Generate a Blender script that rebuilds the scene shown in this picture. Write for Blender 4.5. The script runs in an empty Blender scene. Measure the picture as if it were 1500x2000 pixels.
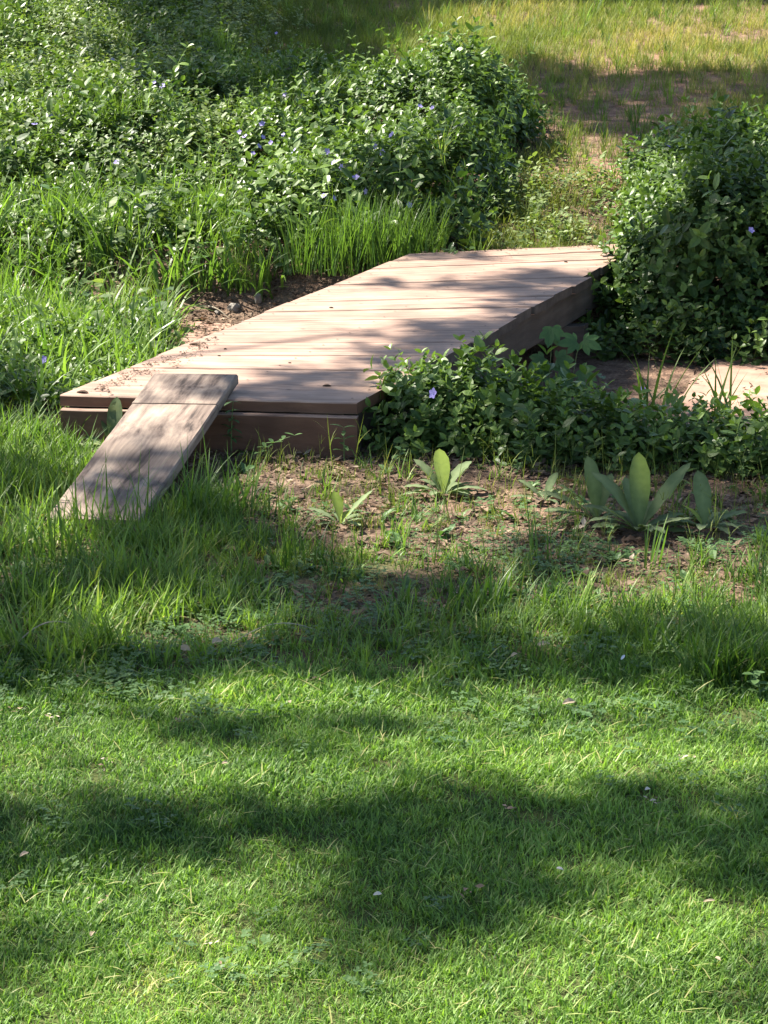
import bpy, math, random
import numpy as np
from mathutils import Vector, Matrix

R = math.radians
rng = np.random.default_rng(7)
random.seed(7)
scene = bpy.context.scene
COL = scene.collection

# ------------------------------------------------------------------ camera
EYE = 1.78
FPX = 4000.0
PITCH = math.atan(1100 / FPX)
cam_d = bpy.data.cameras.new("camera")
cam = bpy.data.objects.new("camera", cam_d)
COL.objects.link(cam)
cam.location = (0, 0, EYE)
cam.rotation_euler = (math.pi / 2 - PITCH, 0, 0)
cam_d.sensor_fit = 'HORIZONTAL'
cam_d.sensor_width = 36
cam_d.lens = FPX / 1500 * 36
cam_d.clip_start = 0.05
cam_d.clip_end = 1500
scene.camera = cam

# ------------------------------------------------------------------ light
SUN_EL = R(50)
SUN_H = Vector((-0.90, 0.43)).normalized()
SUN_DIR = Vector((SUN_H.x * math.cos(SUN_EL), SUN_H.y * math.cos(SUN_EL), math.sin(SUN_EL)))
world = bpy.data.worlds.new("World")
scene.world = world
world.use_nodes = True
wn = world.node_tree
bg = wn.nodes["Background"]
sky = wn.nodes.new("ShaderNodeTexSky")
sky.sky_type = 'NISHITA'
sky.sun_disc = False
sky.sun_elevation = SUN_EL
sky.sun_rotation = math.atan2(SUN_H.x, SUN_H.y)
wn.links.new(sky.outputs[0], bg.inputs[0])
bg.inputs[1].default_value = 0.068
sun_d = bpy.data.lights.new("sun", 'SUN')
sun_d.energy = 5.0
sun_d.angle = R(0.53)
sun_d.color = (1.0, 0.93, 0.82)
sun = bpy.data.objects.new("sun", sun_d)
COL.objects.link(sun)
sun.rotation_euler = SUN_DIR.to_track_quat('Z', 'Y').to_euler()
vs = scene.view_settings
vs.view_transform = 'Standard'
vs.look = 'None'
vs.gamma = 1
vs.use_curve_mapping = False
vs.exposure = 1.85
scene.cycles.max_bounces = 8
scene.cycles.transmission_bounces = 6
scene.cycles.transparent_max_bounces = 8

# ------------------------------------------------------------------ helpers: picture point <-> place
CP, SP = math.cos(PITCH), math.sin(PITCH)

def ray(px, py):
    a, b = (px - 750) / FPX, (1000 - py) / FPX
    return np.array([a, CP + b * SP, -SP + b * CP])

def at(px, py, z=0.0):
    d = ray(px, py)
    t = (z - EYE) / d[2]
    return Vector((d[0] * t, d[1] * t, z))

def pix(x, y, z):
    zz = z - EYE
    depth = y * CP - zz * SP
    up = y * SP + zz * CP
    depth = np.maximum(depth, 0.05)
    return 750 + FPX * x / depth, 1000 - FPX * up / depth

# smooth value noise in numpy
_N = rng.random((64, 64))
def vnoise(x, y, s=1.0, seed=0):
    x = np.asarray(x, float) * s + seed * 17.31
    y = np.asarray(y, float) * s + seed * 9.77
    xi, yi = np.floor(x).astype(int), np.floor(y).astype(int)
    fx, fy = x - xi, y - yi
    fx, fy = fx * fx * (3 - 2 * fx), fy * fy * (3 - 2 * fy)
    a, b = _N[xi % 64, yi % 64], _N[(xi + 1) % 64, yi % 64]
    c, d = _N[xi % 64, (yi + 1) % 64], _N[(xi + 1) % 64, (yi + 1) % 64]
    return (a * (1 - fx) + b * fx) * (1 - fy) + (c * (1 - fx) + d * fx) * fy

def fbm(x, y, s=1.0, seed=0):
    return (vnoise(x, y, s, seed) + .5 * vnoise(x, y, s * 2.1, seed + 1) + .25 * vnoise(x, y, s * 4.3, seed + 2)) / 1.75

def sstep(a, b, x):
    t = np.clip((np.asarray(x, float) - a) / (b - a), 0, 1)
    return t * t * (3 - 2 * t)

# ------------------------------------------------------------------ ground shape
DECK_Z = 0.20
PA, PB = at(120, 772, DECK_Z), at(703, 788, DECK_Z)
PD, PC = at(800, 496, DECK_Z), at(1262, 474, DECK_Z)
AX, AY = PA.x, PA.y
UX, UY = 0.342, 0.94
VX, VY = 0.94, -0.342

def uv(x, y):
    return (x - AX) * UX + (y - AY) * UY, (x - AX) * VX + (y - AY) * VY

def H(x, y):
    x = np.asarray(x, float); y = np.asarray(y, float)
    u, v = uv(x, y)
    u = u + .10 * np.sin(v * 1.1 + .6) * sstep(-4, 4, v)
    z = -0.20 * sstep(.55, 1.25, u)
    z = z + 0.33 * sstep(3.55, 4.25, u)
    z = z + .145 * np.maximum(u - 4.6, 0) * (1 - .75 * sstep(16, 120, u))
    z = z + .035 * (fbm(x, y, .9, 3) - .5) + .016 * (fbm(x, y, 5, 5) - .5)
    z = z + .25 * (fbm(x, y, .35, 8) - .5) * sstep(6, 9, u)
    # soil mound by the front of the bridge stays flat
    return z

def inside_deck(x, y, m=0.0):
    """inside the deck's plan (m: margin outward)"""
    P = [(PA.x, PA.y), (PB.x, PB.y), (PC.x, PC.y), (PD.x, PD.y)]
    r = np.ones(np.shape(x), bool)
    for i in range(4):
        x0, y0 = P[i]; x1, y1 = P[(i + 1) % 4]
        L = math.hypot(x1 - x0, y1 - y0)
        r &= ((x1 - x0) * (y - y0) - (y1 - y0) * (x - x0)) / L > -m
    return r

# ------------------------------------------------------------------ naming helpers
def tag(o, label=None, cat=None, group=None, kind=None):
    if label: o['label'] = label
    if cat: o['category'] = cat
    if group: o['group'] = group
    if kind: o['kind'] = kind
    return o

def empty(name, loc, label, cat, group=None):
    o = bpy.data.objects.new(name, None)
    COL.objects.link(o)
    o.location = loc
    o.empty_display_size = .05
    return tag(o, label, cat, group)

def mesh_obj(name, verts, faces, mat, parent=None, smooth=False, attrs=None):
    me = bpy.data.meshes.new(name)
    me.from_pydata([tuple(v) for v in verts], [], faces)
    me.materials.append(mat)
    if smooth:
        me.polygons.foreach_set('use_smooth', [True] * len(me.polygons))
    for k, vals in (attrs or {}).items():
        a = me.attributes.new(k, 'FLOAT', 'POINT')
        a.data.foreach_set('value', np.asarray(vals, np.float32))
    me.update()
    o = bpy.data.objects.new(name, me)
    COL.objects.link(o)
    if parent: o.parent = parent
    return o

# ------------------------------------------------------------------ materials
def new_mat(name):
    m = bpy.data.materials.new(name)
    m.use_nodes = True
    nt = m.node_tree
    nt.nodes.clear()
    out = nt.nodes.new("ShaderNodeOutputMaterial")
    return m, nt, out

def N(nt, t, **kw):
    n = nt.nodes.new(t)
    for k, v in kw.items():
        if k.startswith('i_'):
            n.inputs[k[2:].replace('_', ' ')].default_value = v
        else:
            setattr(n, k, v)
    return n

def ramp(nt, src, stops):
    r = nt.nodes.new("ShaderNodeValToRGB")
    el = r.color_ramp.elements
    while len(el) < len(stops): el.new(.5)
    for e, (p, c) in zip(el, stops):
        e.position = p
        e.color = (*c, 1)
    nt.links.new(src, r.inputs[0])
    return r

def mixc(nt, a, b, f, blend='MIX'):
    m = nt.nodes.new("ShaderNodeMix")
    m.data_type = 'RGBA'; m.blend_type = blend
    for s, v in ((m.inputs[0], f), (m.inputs[6], a), (m.inputs[7], b)):
        if isinstance(v, bpy.types.NodeSocket): nt.links.new(v, s)
        elif isinstance(v, tuple): s.default_value = (*v, 1)
        else: s.default_value = v
    return m.outputs[2]

def leaf_mat(name, dark, light, trans=.4, rough=.5, spec=.4, dry=None, tip=None, trans_tint=(1.25, 1.35, .55)):
    """leaf: colour runs from dark to light with the plant's tone, some light passes through"""
    m, nt, out = new_mat(name)
    at_i = N(nt, "ShaderNodeAttribute", attribute_type='INSTANCER', attribute_name='tone')
    at_g = N(nt, "ShaderNodeAttribute", attribute_type='GEOMETRY', attribute_name='shade')
    inf = N(nt, "ShaderNodeObjectInfo")
    a = N(nt, "ShaderNodeMath", operation='MULTIPLY'); nt.links.new(inf.outputs['Random'], a.inputs[0]); a.inputs[1].default_value = .35
    b = N(nt, "ShaderNodeMath", operation='ADD'); nt.links.new(a.outputs[0], b.inputs[0]); nt.links.new(at_i.outputs['Fac'], b.inputs[1])
    c = N(nt, "ShaderNodeMath", operation='ADD'); nt.links.new(b.outputs[0], c.inputs[0]); nt.links.new(at_g.outputs['Fac'], c.inputs[1])
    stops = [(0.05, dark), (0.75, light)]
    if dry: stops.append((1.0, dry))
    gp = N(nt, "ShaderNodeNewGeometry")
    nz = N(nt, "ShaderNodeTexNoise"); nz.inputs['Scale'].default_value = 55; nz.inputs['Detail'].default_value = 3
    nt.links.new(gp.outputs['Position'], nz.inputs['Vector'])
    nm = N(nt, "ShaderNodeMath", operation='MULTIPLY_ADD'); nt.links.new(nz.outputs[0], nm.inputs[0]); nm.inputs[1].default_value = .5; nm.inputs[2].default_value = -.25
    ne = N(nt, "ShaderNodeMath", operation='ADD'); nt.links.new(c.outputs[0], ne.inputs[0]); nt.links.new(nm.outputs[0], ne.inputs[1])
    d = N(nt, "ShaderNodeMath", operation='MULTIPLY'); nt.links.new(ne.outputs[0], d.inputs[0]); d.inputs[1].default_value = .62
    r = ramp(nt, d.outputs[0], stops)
    col = r.outputs[0]
    bs = N(nt, "ShaderNodeBsdfPrincipled")
    nt.links.new(col, bs.inputs['Base Color'])
    bs.inputs['Roughness'].default_value = rough
    bs.inputs['Specular IOR Level'].default_value = spec
    tr = N(nt, "ShaderNodeBsdfTranslucent")
    tc = mixc(nt, col, tuple(trans_tint), 1.0, 'MULTIPLY')
    nt.links.new(tc, tr.inputs[0])
    mx = N(nt, "ShaderNodeMixShader"); mx.inputs[0].default_value = trans
    nt.links.new(bs.outputs[0], mx.inputs[1]); nt.links.new(tr.outputs[0], mx.inputs[2])
    nt.links.new(mx.outputs[0], out.inputs[0])
    return m

M = {}
M['lawn'] = leaf_mat('lawn_grass', (.045, .115, .02), (.27, .43, .09), .43, .5, .4, (.42, .40, .16))
M['rough'] = leaf_mat('rough_grass', (.04, .095, .02), (.22, .335, .07), .43, .5, .35, (.40, .34, .16))
M['dry'] = leaf_mat('far_grass', (.08, .12, .03), (.20, .24, .06), .35, .6, .2, (.38, .32, .14))
M['blade'] = leaf_mat('broad_blade', (.07, .14, .03), (.22, .34, .07), .45, .4, .4)
M['vinca'] = leaf_mat('periwinkle_leaf', (.016, .048, .014), (.15, .235, .05), .28, .42, .32)
M['vinca_light'] = leaf_mat('young_leaf', (.045, .09, .025), (.21, .27, .09), .35, .5, .3, (.30, .27, .14))
M['mullein'] = leaf_mat('woolly_leaf', (.12, .165, .085), (.33, .40, .21), .38, .85, .12, trans_tint=(1.25, 1.35, .45))
M['weed'] = leaf_mat('weed_leaf', (.06, .13, .04), (.13, .21, .07), .35, .5, .4)
M['tree_leaf'] = leaf_mat('tree_leaf', (.03, .07, .02), (.06, .11, .03), .2, .5, .3)
M['litter'] = leaf_mat('leaf_litter', (.07, .045, .03), (.27, .19, .13), .1, .8, .2, (.5, .42, .33), trans_tint=(1, .9, .7))
M['dead_leaf'] = leaf_mat('fallen_leaf', (.42, .33, .22), (.55, .46, .34), .2, .7, .2, trans_tint=(1, .9, .7))
M['pale_leaf'] = leaf_mat('pale_fallen_leaf', (.55, .52, .45), (.66, .63, .58), .15, .6, .3, trans_tint=(1, .95, .85))

def simple(name, c, rough=.8, c2=None, scale=40):
    m, nt, out = new_mat(name)
    tc = N(nt, "ShaderNodeTexCoord")
    nz = N(nt, "ShaderNodeTexNoise"); nz.inputs['Scale'].default_value = scale; nz.inputs['Detail'].default_value = 5
    nt.links.new(tc.outputs['Object'], nz.inputs['Vector'])
    r = ramp(nt, nz.outputs[0], [(.3, c), (.7, c2 or c)])
    bs = N(nt, "ShaderNodeBsdfPrincipled"); bs.inputs['Roughness'].default_value = rough
    nt.links.new(r.outputs[0], bs.inputs['Base Color'])
    bp = N(nt, "ShaderNodeBump"); bp.inputs['Strength'].default_value = .4; bp.inputs['Distance'].default_value = .005
    nt.links.new(nz.outputs[0], bp.inputs['Height']); nt.links.new(bp.outputs[0], bs.inputs['Normal'])
    nt.links.new(bs.outputs[0], out.inputs[0])
    return m
M['petal'] = simple('violet_petal', (.26, .21, .55), .6, (.40, .34, .70), 60)
M['eye'] = simple('flower_eye', (.6, .55, .75), .6)
M['rust'] = simple('rusty_steel', (.06, .035, .025), .7, (.12, .07, .05), 90)
M['stem'] = simple('green_stem', (.09, .15, .05), .6, (.13, .19, .06))
M['bark'] = simple('bark', (.10, .075, .055), .9, (.16, .12, .09), 12)
M['twig'] = simple('dry_twig', (.30, .25, .18), .8, (.40, .35, .27))
M['stone'] = simple('stone', (.16, .14, .12), .9, (.27, .25, .22), 25)
M['chip'] = simple('white_chip', (.55, .55, .56), .6, (.7, .7, .72), 30)

def wood_mat(name, cols, grain=(1.2, 26, 26), spots=.3, rough=.75, var=.25, wear=None):
    m, nt, out = new_mat(name)
    tc = N(nt, "ShaderNodeTexCoord")
    inf = N(nt, "ShaderNodeObjectInfo")
    off = N(nt, "ShaderNodeVectorMath", operation='SCALE'); off.inputs[0].default_value = (13, 7, 3)
    nt.links.new(inf.outputs['Random'], off.inputs['Scale'])
    ad = N(nt, "ShaderNodeVectorMath", operation='ADD')
    nt.links.new(tc.outputs['Object'], ad.inputs[0]); nt.links.new(off.outputs[0], ad.inputs[1])
    mp = N(nt, "ShaderNodeMapping"); mp.inputs['Scale'].default_value = grain
    nt.links.new(ad.outputs[0], mp.inputs[0])
    warp = N(nt, "ShaderNodeTexNoise"); warp.inputs['Scale'].default_value = 2.2
    nt.links.new(ad.outputs[0], warp.inputs[0])
    wm = N(nt, "ShaderNodeVectorMath", operation='MULTIPLY_ADD'); wm.inputs[1].default_value = (1.3, 1.3, 1.3)
    nt.links.new(warp.outputs['Color'], wm.inputs[0]); nt.links.new(mp.outputs[0], wm.inputs[2])
    g = N(nt, "ShaderNodeTexNoise"); g.inputs['Scale'].default_value = 1.5; g.inputs['Detail'].default_value = 8; g.inputs['Roughness'].default_value = .65
    nt.links.new(wm.outputs[0], g.inputs[0])
    r = ramp(nt, g.outputs[0], cols)
    # broad blotches and fading
    b = N(nt, "ShaderNodeTexNoise"); b.inputs['Scale'].default_value = 5; b.inputs['Detail'].default_value = 4
    nt.links.new(ad.outputs[0], b.inputs[0])
    br = ramp(nt, b.outputs[0], [(.35, (.72, .68, .66)), (.62, (1.1, 1.06, 1.03))])
    c1 = mixc(nt, r.outputs[0], br.outputs[0], .8, 'MULTIPLY')
    # dark specks, knots
    v = N(nt, "ShaderNodeTexVoronoi"); v.inputs['Scale'].default_value = 4.5
    mp2 = N(nt, "ShaderNodeMapping"); mp2.inputs['Scale'].default_value = (1, 2.2, 2)
    nt.links.new(wm.outputs[0], mp2.inputs[0]); nt.links.new(ad.outputs[0], v.inputs[0])
    vr = ramp(nt, v.outputs['Distance'], [(.02, (.35, .28, .26)), (.07, (1, 1, 1))])
    c2 = mixc(nt, c1, vr.outputs[0], spots, 'MULTIPLY')
    rv = N(nt, "ShaderNodeMapRange"); rv.inputs[3].default_value = 1 - var; rv.inputs[4].default_value = 1 + var * .6
    nt.links.new(inf.outputs['Random'], rv.inputs[0])
    cc = N(nt, "ShaderNodeCombineColor")
    for i in range(3): nt.links.new(rv.outputs[0], cc.inputs[i])
    c3 = mixc(nt, c2, cc.outputs[0], 1.0, 'MULTIPLY')
    bs = N(nt, "ShaderNodeBsdfPrincipled"); bs.inputs['Roughness'].default_value = rough
    bs.inputs['Specular IOR Level'].default_value = .3
    nt.links.new(c3, bs.inputs['Base Color'])
    bp = N(nt, "ShaderNodeBump"); bp.inputs['Strength'].default_value = .55; bp.inputs['Distance'].default_value = .004
    nt.links.new(g.outputs[0], bp.inputs['Height']); nt.links.new(bp.outputs[0], bs.inputs['Normal'])
    nt.links.new(bs.outputs[0], out.inputs[0])
    return m
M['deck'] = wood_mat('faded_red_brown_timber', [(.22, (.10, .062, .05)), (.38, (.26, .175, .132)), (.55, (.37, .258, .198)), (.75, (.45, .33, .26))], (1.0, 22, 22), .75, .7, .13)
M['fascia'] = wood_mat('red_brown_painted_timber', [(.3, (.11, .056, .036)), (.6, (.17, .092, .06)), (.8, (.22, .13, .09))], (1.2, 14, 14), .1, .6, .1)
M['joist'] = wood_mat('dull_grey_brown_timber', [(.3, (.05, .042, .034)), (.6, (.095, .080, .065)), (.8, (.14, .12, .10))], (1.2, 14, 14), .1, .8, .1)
M['ramp'] = wood_mat('weathered_grey_timber', [(.34, (.06, .046, .04)), (.43, (.17, .13, .108)), (.54, (.28, .222, .18)), (.70, (.43, .345, .27))], (2.6, 17, 17), .8, .85, .05)

def ground_mat():
    m, nt, out = new_mat('soil_and_turf')
    tc = N(nt, "ShaderNodeTexCoord")
    a = N(nt, "ShaderNodeAttribute", attribute_type='GEOMETRY', attribute_name='bare')
    rd = N(nt, "ShaderNodeAttribute", attribute_type='GEOMETRY', attribute_name='red')
    n1 = N(nt, "ShaderNodeTexNoise"); n1.inputs['Scale'].default_value = 9; n1.inputs['Detail'].default_value = 9; n1.inputs['Roughness'].default_value = .7
    n2 = N(nt, "ShaderNodeTexNoise"); n2.inputs['Scale'].default_value = 70; n2.inputs['Detail'].default_value = 6
    for n in (n1, n2): nt.links.new(tc.outputs['Object'], n.inputs[0])
    soil = ramp(nt, n1.outputs[0], [(.3, (.075, .052, .038)), (.5, (.15, .105, .078)), (.7, (.27, .20, .145))])
    redc = ramp(nt, n1.outputs[0], [(.3, (.20, .115, .08)), (.7, (.42, .27, .19))])
    s2 = mixc(nt, soil.outputs[0], redc.outputs[0], rd.outputs['Fac'])
    fine = ramp(nt, n2.outputs[0], [(.35, (.55, .52, .5)), (.65, (1.25, 1.2, 1.15))])
    s3 = mixc(nt, s2, fine.outputs[0], .8, 'MULTIPLY')
    turf = ramp(nt, n1.outputs[0], [(.3, (.05, .06, .02)), (.7, (.10, .12, .04))])
    c = mixc(nt, turf.outputs[0], s3, a.outputs['Fac'])
    bs = N(nt, "ShaderNodeBsdfPrincipled"); bs.inputs['Roughness'].default_value = .95; bs.inputs['Specular IOR Level'].default_value = .1
    nt.links.new(c, bs.inputs['Base Color'])
    bp = N(nt, "ShaderNodeBump"); bp.inputs['Strength'].default_value = .8; bp.inputs['Distance'].default_value = .02
    mm = N(nt, "ShaderNodeMath", operation='ADD'); nt.links.new(n1.outputs[0], mm.inputs[0]); nt.links.new(n2.outputs[0], mm.inputs[1])
    nt.links.new(mm.outputs[0], bp.inputs['Height']); nt.links.new(bp.outputs[0], bs.inputs['Normal'])
    nt.links.new(bs.outputs[0], out.inputs[0])
    return m
M['ground'] = ground_mat()
M['clay'] = simple('dry_red_clay', (.24, .14, .10), .9, (.40, .25, .18), 9)

# ------------------------------------------------------------------ zones of planting, in plan
def gpix(x, y):
    return pix(np.asarray(x, float), np.asarray(y, float), H(x, y))

def edge_noise(x, y, s=2.0, seed=20):
    return fbm(x, y, s, seed) - .5

def bare_amount(x, y):
    """1 = bare soil, 0 = turf"""
    gx, gy = gpix(x, y)
    e = edge_noise(x, y, 3.0, 21)
    e2 = edge_noise(x, y, 9.0, 25)
    # strip of bare soil before the bridge
    lo = 1125 + 120 * sstep(850, 1350, gx) - 40 * sstep(300, 600, gx) + 130 * e + 60 * e2
    b = sstep(lo + 35, lo - 35, gy)
    b = b * sstep(330, 520, gx + 200 * e)
    u, v = uv(x, y)
    b = np.maximum(b, sstep(.0, .4, u + .3 * e))           # everything beyond the near bank
    b = np.where((gx < 400) & (gy > 760) & (gy < 960), np.maximum(b, sstep(960 + 60 * e, 880 + 60 * e, gy)), b)
    b = np.maximum(b, .9 * sstep(.26, .36, e2) * sstep(1600, 1350, gy))
    b = np.maximum(b, .75 * sstep(1360 + 150 * e, 1250 + 150 * e, gy) * sstep(-.16, .12, e2 + e))
    return b

def red_amount(x, y):
    gx, gy = gpix(x, y)
    return np.clip(sstep(420, 300, gy) * sstep(950, 1080, gx) * (.25 + .75 * sstep(-.02, .16, edge_noise(x, y, 1.2, 33))) + .35 * sstep(.05, .25, edge_noise(x, y, 4, 31)), 0, 1)

# ground-cover beds: amount of leafy growth's height (m)
_gc = {}
def ground_at(px, py):
    """the place on the ground seen at this point of the photograph"""
    if (px, py) in _gc: return _gc[(px, py)].copy()
    d = ray(px, py)
    t = np.arange(2, 60, .005)
    X, Y, Z = d[0] * t, d[1] * t, d[2] * t + EYE
    hh = H(X, Y); k = int(np.argmax(Z < hh))
    r = Vector((X[k], Y[k], hh[k])) if Z[k] < hh[k] else at(px, py, 0)
    _gc[(px, py)] = r
    return r.copy()

def bed_far(x, y):
    gx, gy = gpix(x, y)
    e = edge_noise(x, y, 1.6, 41); e2 = edge_noise(x, y, 5, 42)
    h = .12 + .36 * np.clip(fbm(x, y, 1.3, 43) * 1.6 - .3, 0, 1)
    right = sstep(1040 + 160 * e, 940 + 160 * e, gx + .55 * np.maximum(gy - 330, 0))
    top = sstep(130 + 90 * e, 250 + 90 * e, gy + sstep(520, 200, gx) * 240)
    low = sstep(560 + 40 * e2, 500 + 40 * e2, gy + sstep(850, 700, gx) * 10)
    h = h * right * top * low
    # denser bush just behind the deck's far left corner and another on the slope
    c = at(930, 430, .25); h = h + .10 * np.exp(-(((x - c.x) / .55) ** 2 + ((y - c.y) / .7) ** 2)) * right
    c = at(880, 250, .6); h = h + .40 * np.exp(-(((x - c.x) / .30) ** 2 + ((y - c.y) / .8) ** 2)) * right
    c = at(1040, 250, .6); h = h + .18 * np.exp(-(((x - c.x) / .25) ** 2 + ((y - c.y) / .7) ** 2)) * right
    for qx, qy, sx, sy in ((700, 520, .34, .5), (760, 505, .25, .4)):
        c = ground_at(qx, qy); h = h * (1 - .9 * np.exp(-(((x - c.x) / sx) ** 2 + ((y - c.y + .1) / sy) ** 2)))
    # thinner at the low left where grass takes over
    thin = sstep(560, 420, gx) * sstep(330, 430, gy)
    h = h * (1 - .75 * thin)
    return h * ~inside_deck(x, y, .03)

def bed_bush(x, y):
    gx, gy = gpix(x, y)
    e = edge_noise(x, y, 2.0, 51)
    c = at(1255, 440, .35)
    u, v = uv(x, y)
    left = sstep(1200 + 80 * e, 1420 + 80 * e, gx + 1.0 * np.clip(gy - 480, 0, 200)) ** .6
    h = (.22 + .42 * fbm(x, y, 2.4, 52)) * left * sstep(3.55, 4.0, u + .4 * e) * sstep(6.9, 6.0, u + .6 * e)
    h = np.maximum(h * (.72 + .6 * np.clip(fbm(x, y, 4.2, 54), 0, 1)), .17 * sstep(1120, 1220, gx) * sstep(3.2, 3.5, u) * sstep(4.3, 4.0, u))
    return h * ~inside_deck(x, y, -.02)

def bed_near(x, y):
    gx, gy = gpix(x, y)
    e = edge_noise(x, y, 4.0, 61)
    u, v = uv(x, y)
    front = sstep(895 + .085 * (gx - 730) + 40 * e, 850 + .085 * (gx - 730) + 40 * e, gy)
    h = (.12 + .16 * fbm(x, y, 4.0, 62) + .15 * np.exp(-((gx - 920) / 170) ** 2) * sstep(1000, 860, gy)) * front * sstep(1.15, .75, u) * sstep(735, 790, gx + 30 * e) * (1 - .15 * sstep(1150, 1300, gx))
    return h * ~inside_deck(x, y, .03)

def bed_left(x, y):
    gx, gy = gpix(x, y)
    e = edge_noise(x, y, 4.0, 71)
    h = (.04 + .16 * fbm(x, y, 4.5, 72) + .10 * sstep(160, 60, gx) * sstep(640, 720, gy)) * sstep(360 + 60 * e, 250 + 60 * e, gx - .5 * (740 - gy)) * sstep(830 + 50 * e, 770 + 50 * e, gy) * sstep(610, 660, gy)
    return h * ~inside_deck(x, y, .04)

def veg(x, y):
    return np.maximum.reduce([bed_far(x, y), bed_bush(x, y), bed_near(x, y), bed_left(x, y)])

# ------------------------------------------------------------------ ground sheet
def axis(lo, hi, step, outer_lo, outer_hi):
    mid = list(np.arange(lo, hi + 1e-6, step))
    a, s = [], step
    p = lo
    while p > outer_lo:
        s *= 1.35; p -= s; a.append(p)
    b, s = [], step
    p = hi
    while p < outer_hi:
        s *= 1.35; p += s; b.append(p)
    return np.array(a[::-1] + mid + b)
xs = axis(-3.6, 3.6, .055, -400, 400)
ys = axis(2.6, 22, .055, -80, 600)
GX, GY = np.meshgrid(xs, ys)
GZ = H(GX, GY)
nx, ny = len(xs), len(ys)
idx = np.arange(nx * ny).reshape(ny, nx)
faces = np.stack([idx[:-1, :-1], idx[:-1, 1:], idx[1:, 1:], idx[1:, :-1]], -1).reshape(-1, 4)
bare = bare_amount(GX, GY).ravel()
gr = mesh_obj('ground', np.stack([GX, GY, GZ], -1).reshape(-1, 3), faces.tolist(), M['ground'], smooth=True,
              attrs={'bare': bare, 'red': red_amount(GX, GY).ravel()})
tag(gr, kind='structure')

# creek bed: a slab of dry clay lying in the ditch, its lip broken
def creek(v0, v1, nv):
    nu = 26
    vs_, fs = [], []
    for j in range(nv + 1):
        vv0 = v0 + (v1 - v0) * j / nv
        for i in range(nu + 1):
            t = i / nu
            v = vv0 + .35 * (fbm(t * 2, v0, 1.7, 86) - .5) * (1 - j / nv if v0 > 0 else j / nv)
            u0 = 1.25 + .22 * (fbm(v, 0, 2.1, 81) - .5) + .15 * (fbm(v, 3, 7, 82) - .5)
            u1 = 3.55 + .30 * (fbm(v, 7, 1.4, 83) - .5) + .15 * (fbm(v, 3, 8, 84) - .5)
            u = u0 + (u1 - u0) * t
            x = AX + u * UX + v * VX; y = AY + u * UY + v * VY
            z = float(H(x, y))
            z = -0.178 + .012 * (float(fbm(x, y, 1.5, 85)) - .5)
            vs_.append((x, y, z))
    top = len(vs_)
    for j in range(nv + 1):
        for i in range(nu + 1):
            x, y, z = vs_[j * (nu + 1) + i]
            vs_.append((x, y, z - .09))
    def q(j, i): return j * (nu + 1) + i
    for j in range(nv):
        for i in range(nu):
            fs.append((q(j, i), q(j, i + 1), q(j + 1, i + 1), q(j + 1, i)))
        fs.append((q(j, 0), q(j + 1, 0), top + q(j + 1, 0), top + q(j, 0)))
        fs.append((q(j + 1, nu), q(j, nu), top + q(j, nu), top + q(j + 1, nu)))
    for i in range(nu):
        fs.append((q(0, i + 1), q(0, i), top + q(0, i), top + q(0, i + 1)))
        fs.append((q(nv, i), q(nv, i + 1), top + q(nv, i + 1), top + q(nv, i)))
    o = mesh_obj('creek_bed', vs_, fs, M['clay'], smooth=False)
    tag(o, kind='structure')
creek(1.78, 5.5, 60)  # pale clay stops short of the bridge, darker soil standing in for shade
creek(-5, -.62, 60)

# ------------------------------------------------------------------ footbridge
def prism(c8, nseg=10, wob=.0, seed=0, bev=.004):
    """board from 8 corners (bottom 4, top 4) divided along its length, with eased arrises and slightly uneven ends"""
    r = random.Random(seed)
    b0, b1, b2, b3, t0, t1, t2, t3 = [Vector(c) for c in c8]   # 0-1 front edge along length, 3-2 back edge
    verts, faces = [], []
    for s in range(nseg + 1):
        t = s / nseg
        lo0, lo3, hi0, hi3 = b0.lerp(b1, t), b3.lerp(b2, t), t0.lerp(t1, t), t3.lerp(t2, t)
        dz = Vector((0, 0, r.uniform(-wob, wob)))
        w = (hi3 - hi0).normalized() * bev
        h = (hi0 - lo0).normalized() * bev
        e = (t1 - t0).normalized() * (r.uniform(-.5, .5) * wob * 2)
        ring = [lo0 + w, lo0 + h, hi0 - h, hi0 + w, hi3 - w, hi3 - h, lo3 + h, lo3 - w]
        verts += [p + dz + e * (0 if 0 < s < nseg else 1) for p in ring]
    for s in range(nseg):
        a, b = s * 8, (s + 1) * 8
        for k in range(8):
            faces.append((a + k, a + (k + 1) % 8, b + (k + 1) % 8, b + k))
    faces.append(tuple(range(7, -1, -1)))
    faces.append(tuple(nseg * 8 + k for k in range(8)))
    return verts, faces

def local_board(name, c8, mat, parent, nseg=10, wob=0, seed=0, bev=.004, edge=None):
    """board whose own X axis runs along its length, so that the grain follows it"""
    c8 = [Vector(c) for c in c8]
    org = sum(c8, Vector()) / 8
    ax = (c8[1] - c8[0]).normalized()
    up = (c8[4] - c8[0]).normalized()
    ay = up.cross(ax).normalized(); az = ax.cross(ay)
    Mx = Matrix((ax, ay, az)).transposed()
    inv = Mx.transposed()
    v, f = prism([inv @ (c - org) for c in c8], nseg, wob, seed, bev)
    o = mesh_obj(name, v, f, mat, None)
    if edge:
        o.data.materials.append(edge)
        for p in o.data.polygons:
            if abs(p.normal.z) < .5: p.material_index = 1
    o.matrix_world = Matrix.Translation(org) @ Mx.to_4x4()
    if parent:
        o.parent = parent
        o.matrix_parent_inverse = Matrix.Translation(-Vector(parent.location))
    return o

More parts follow.
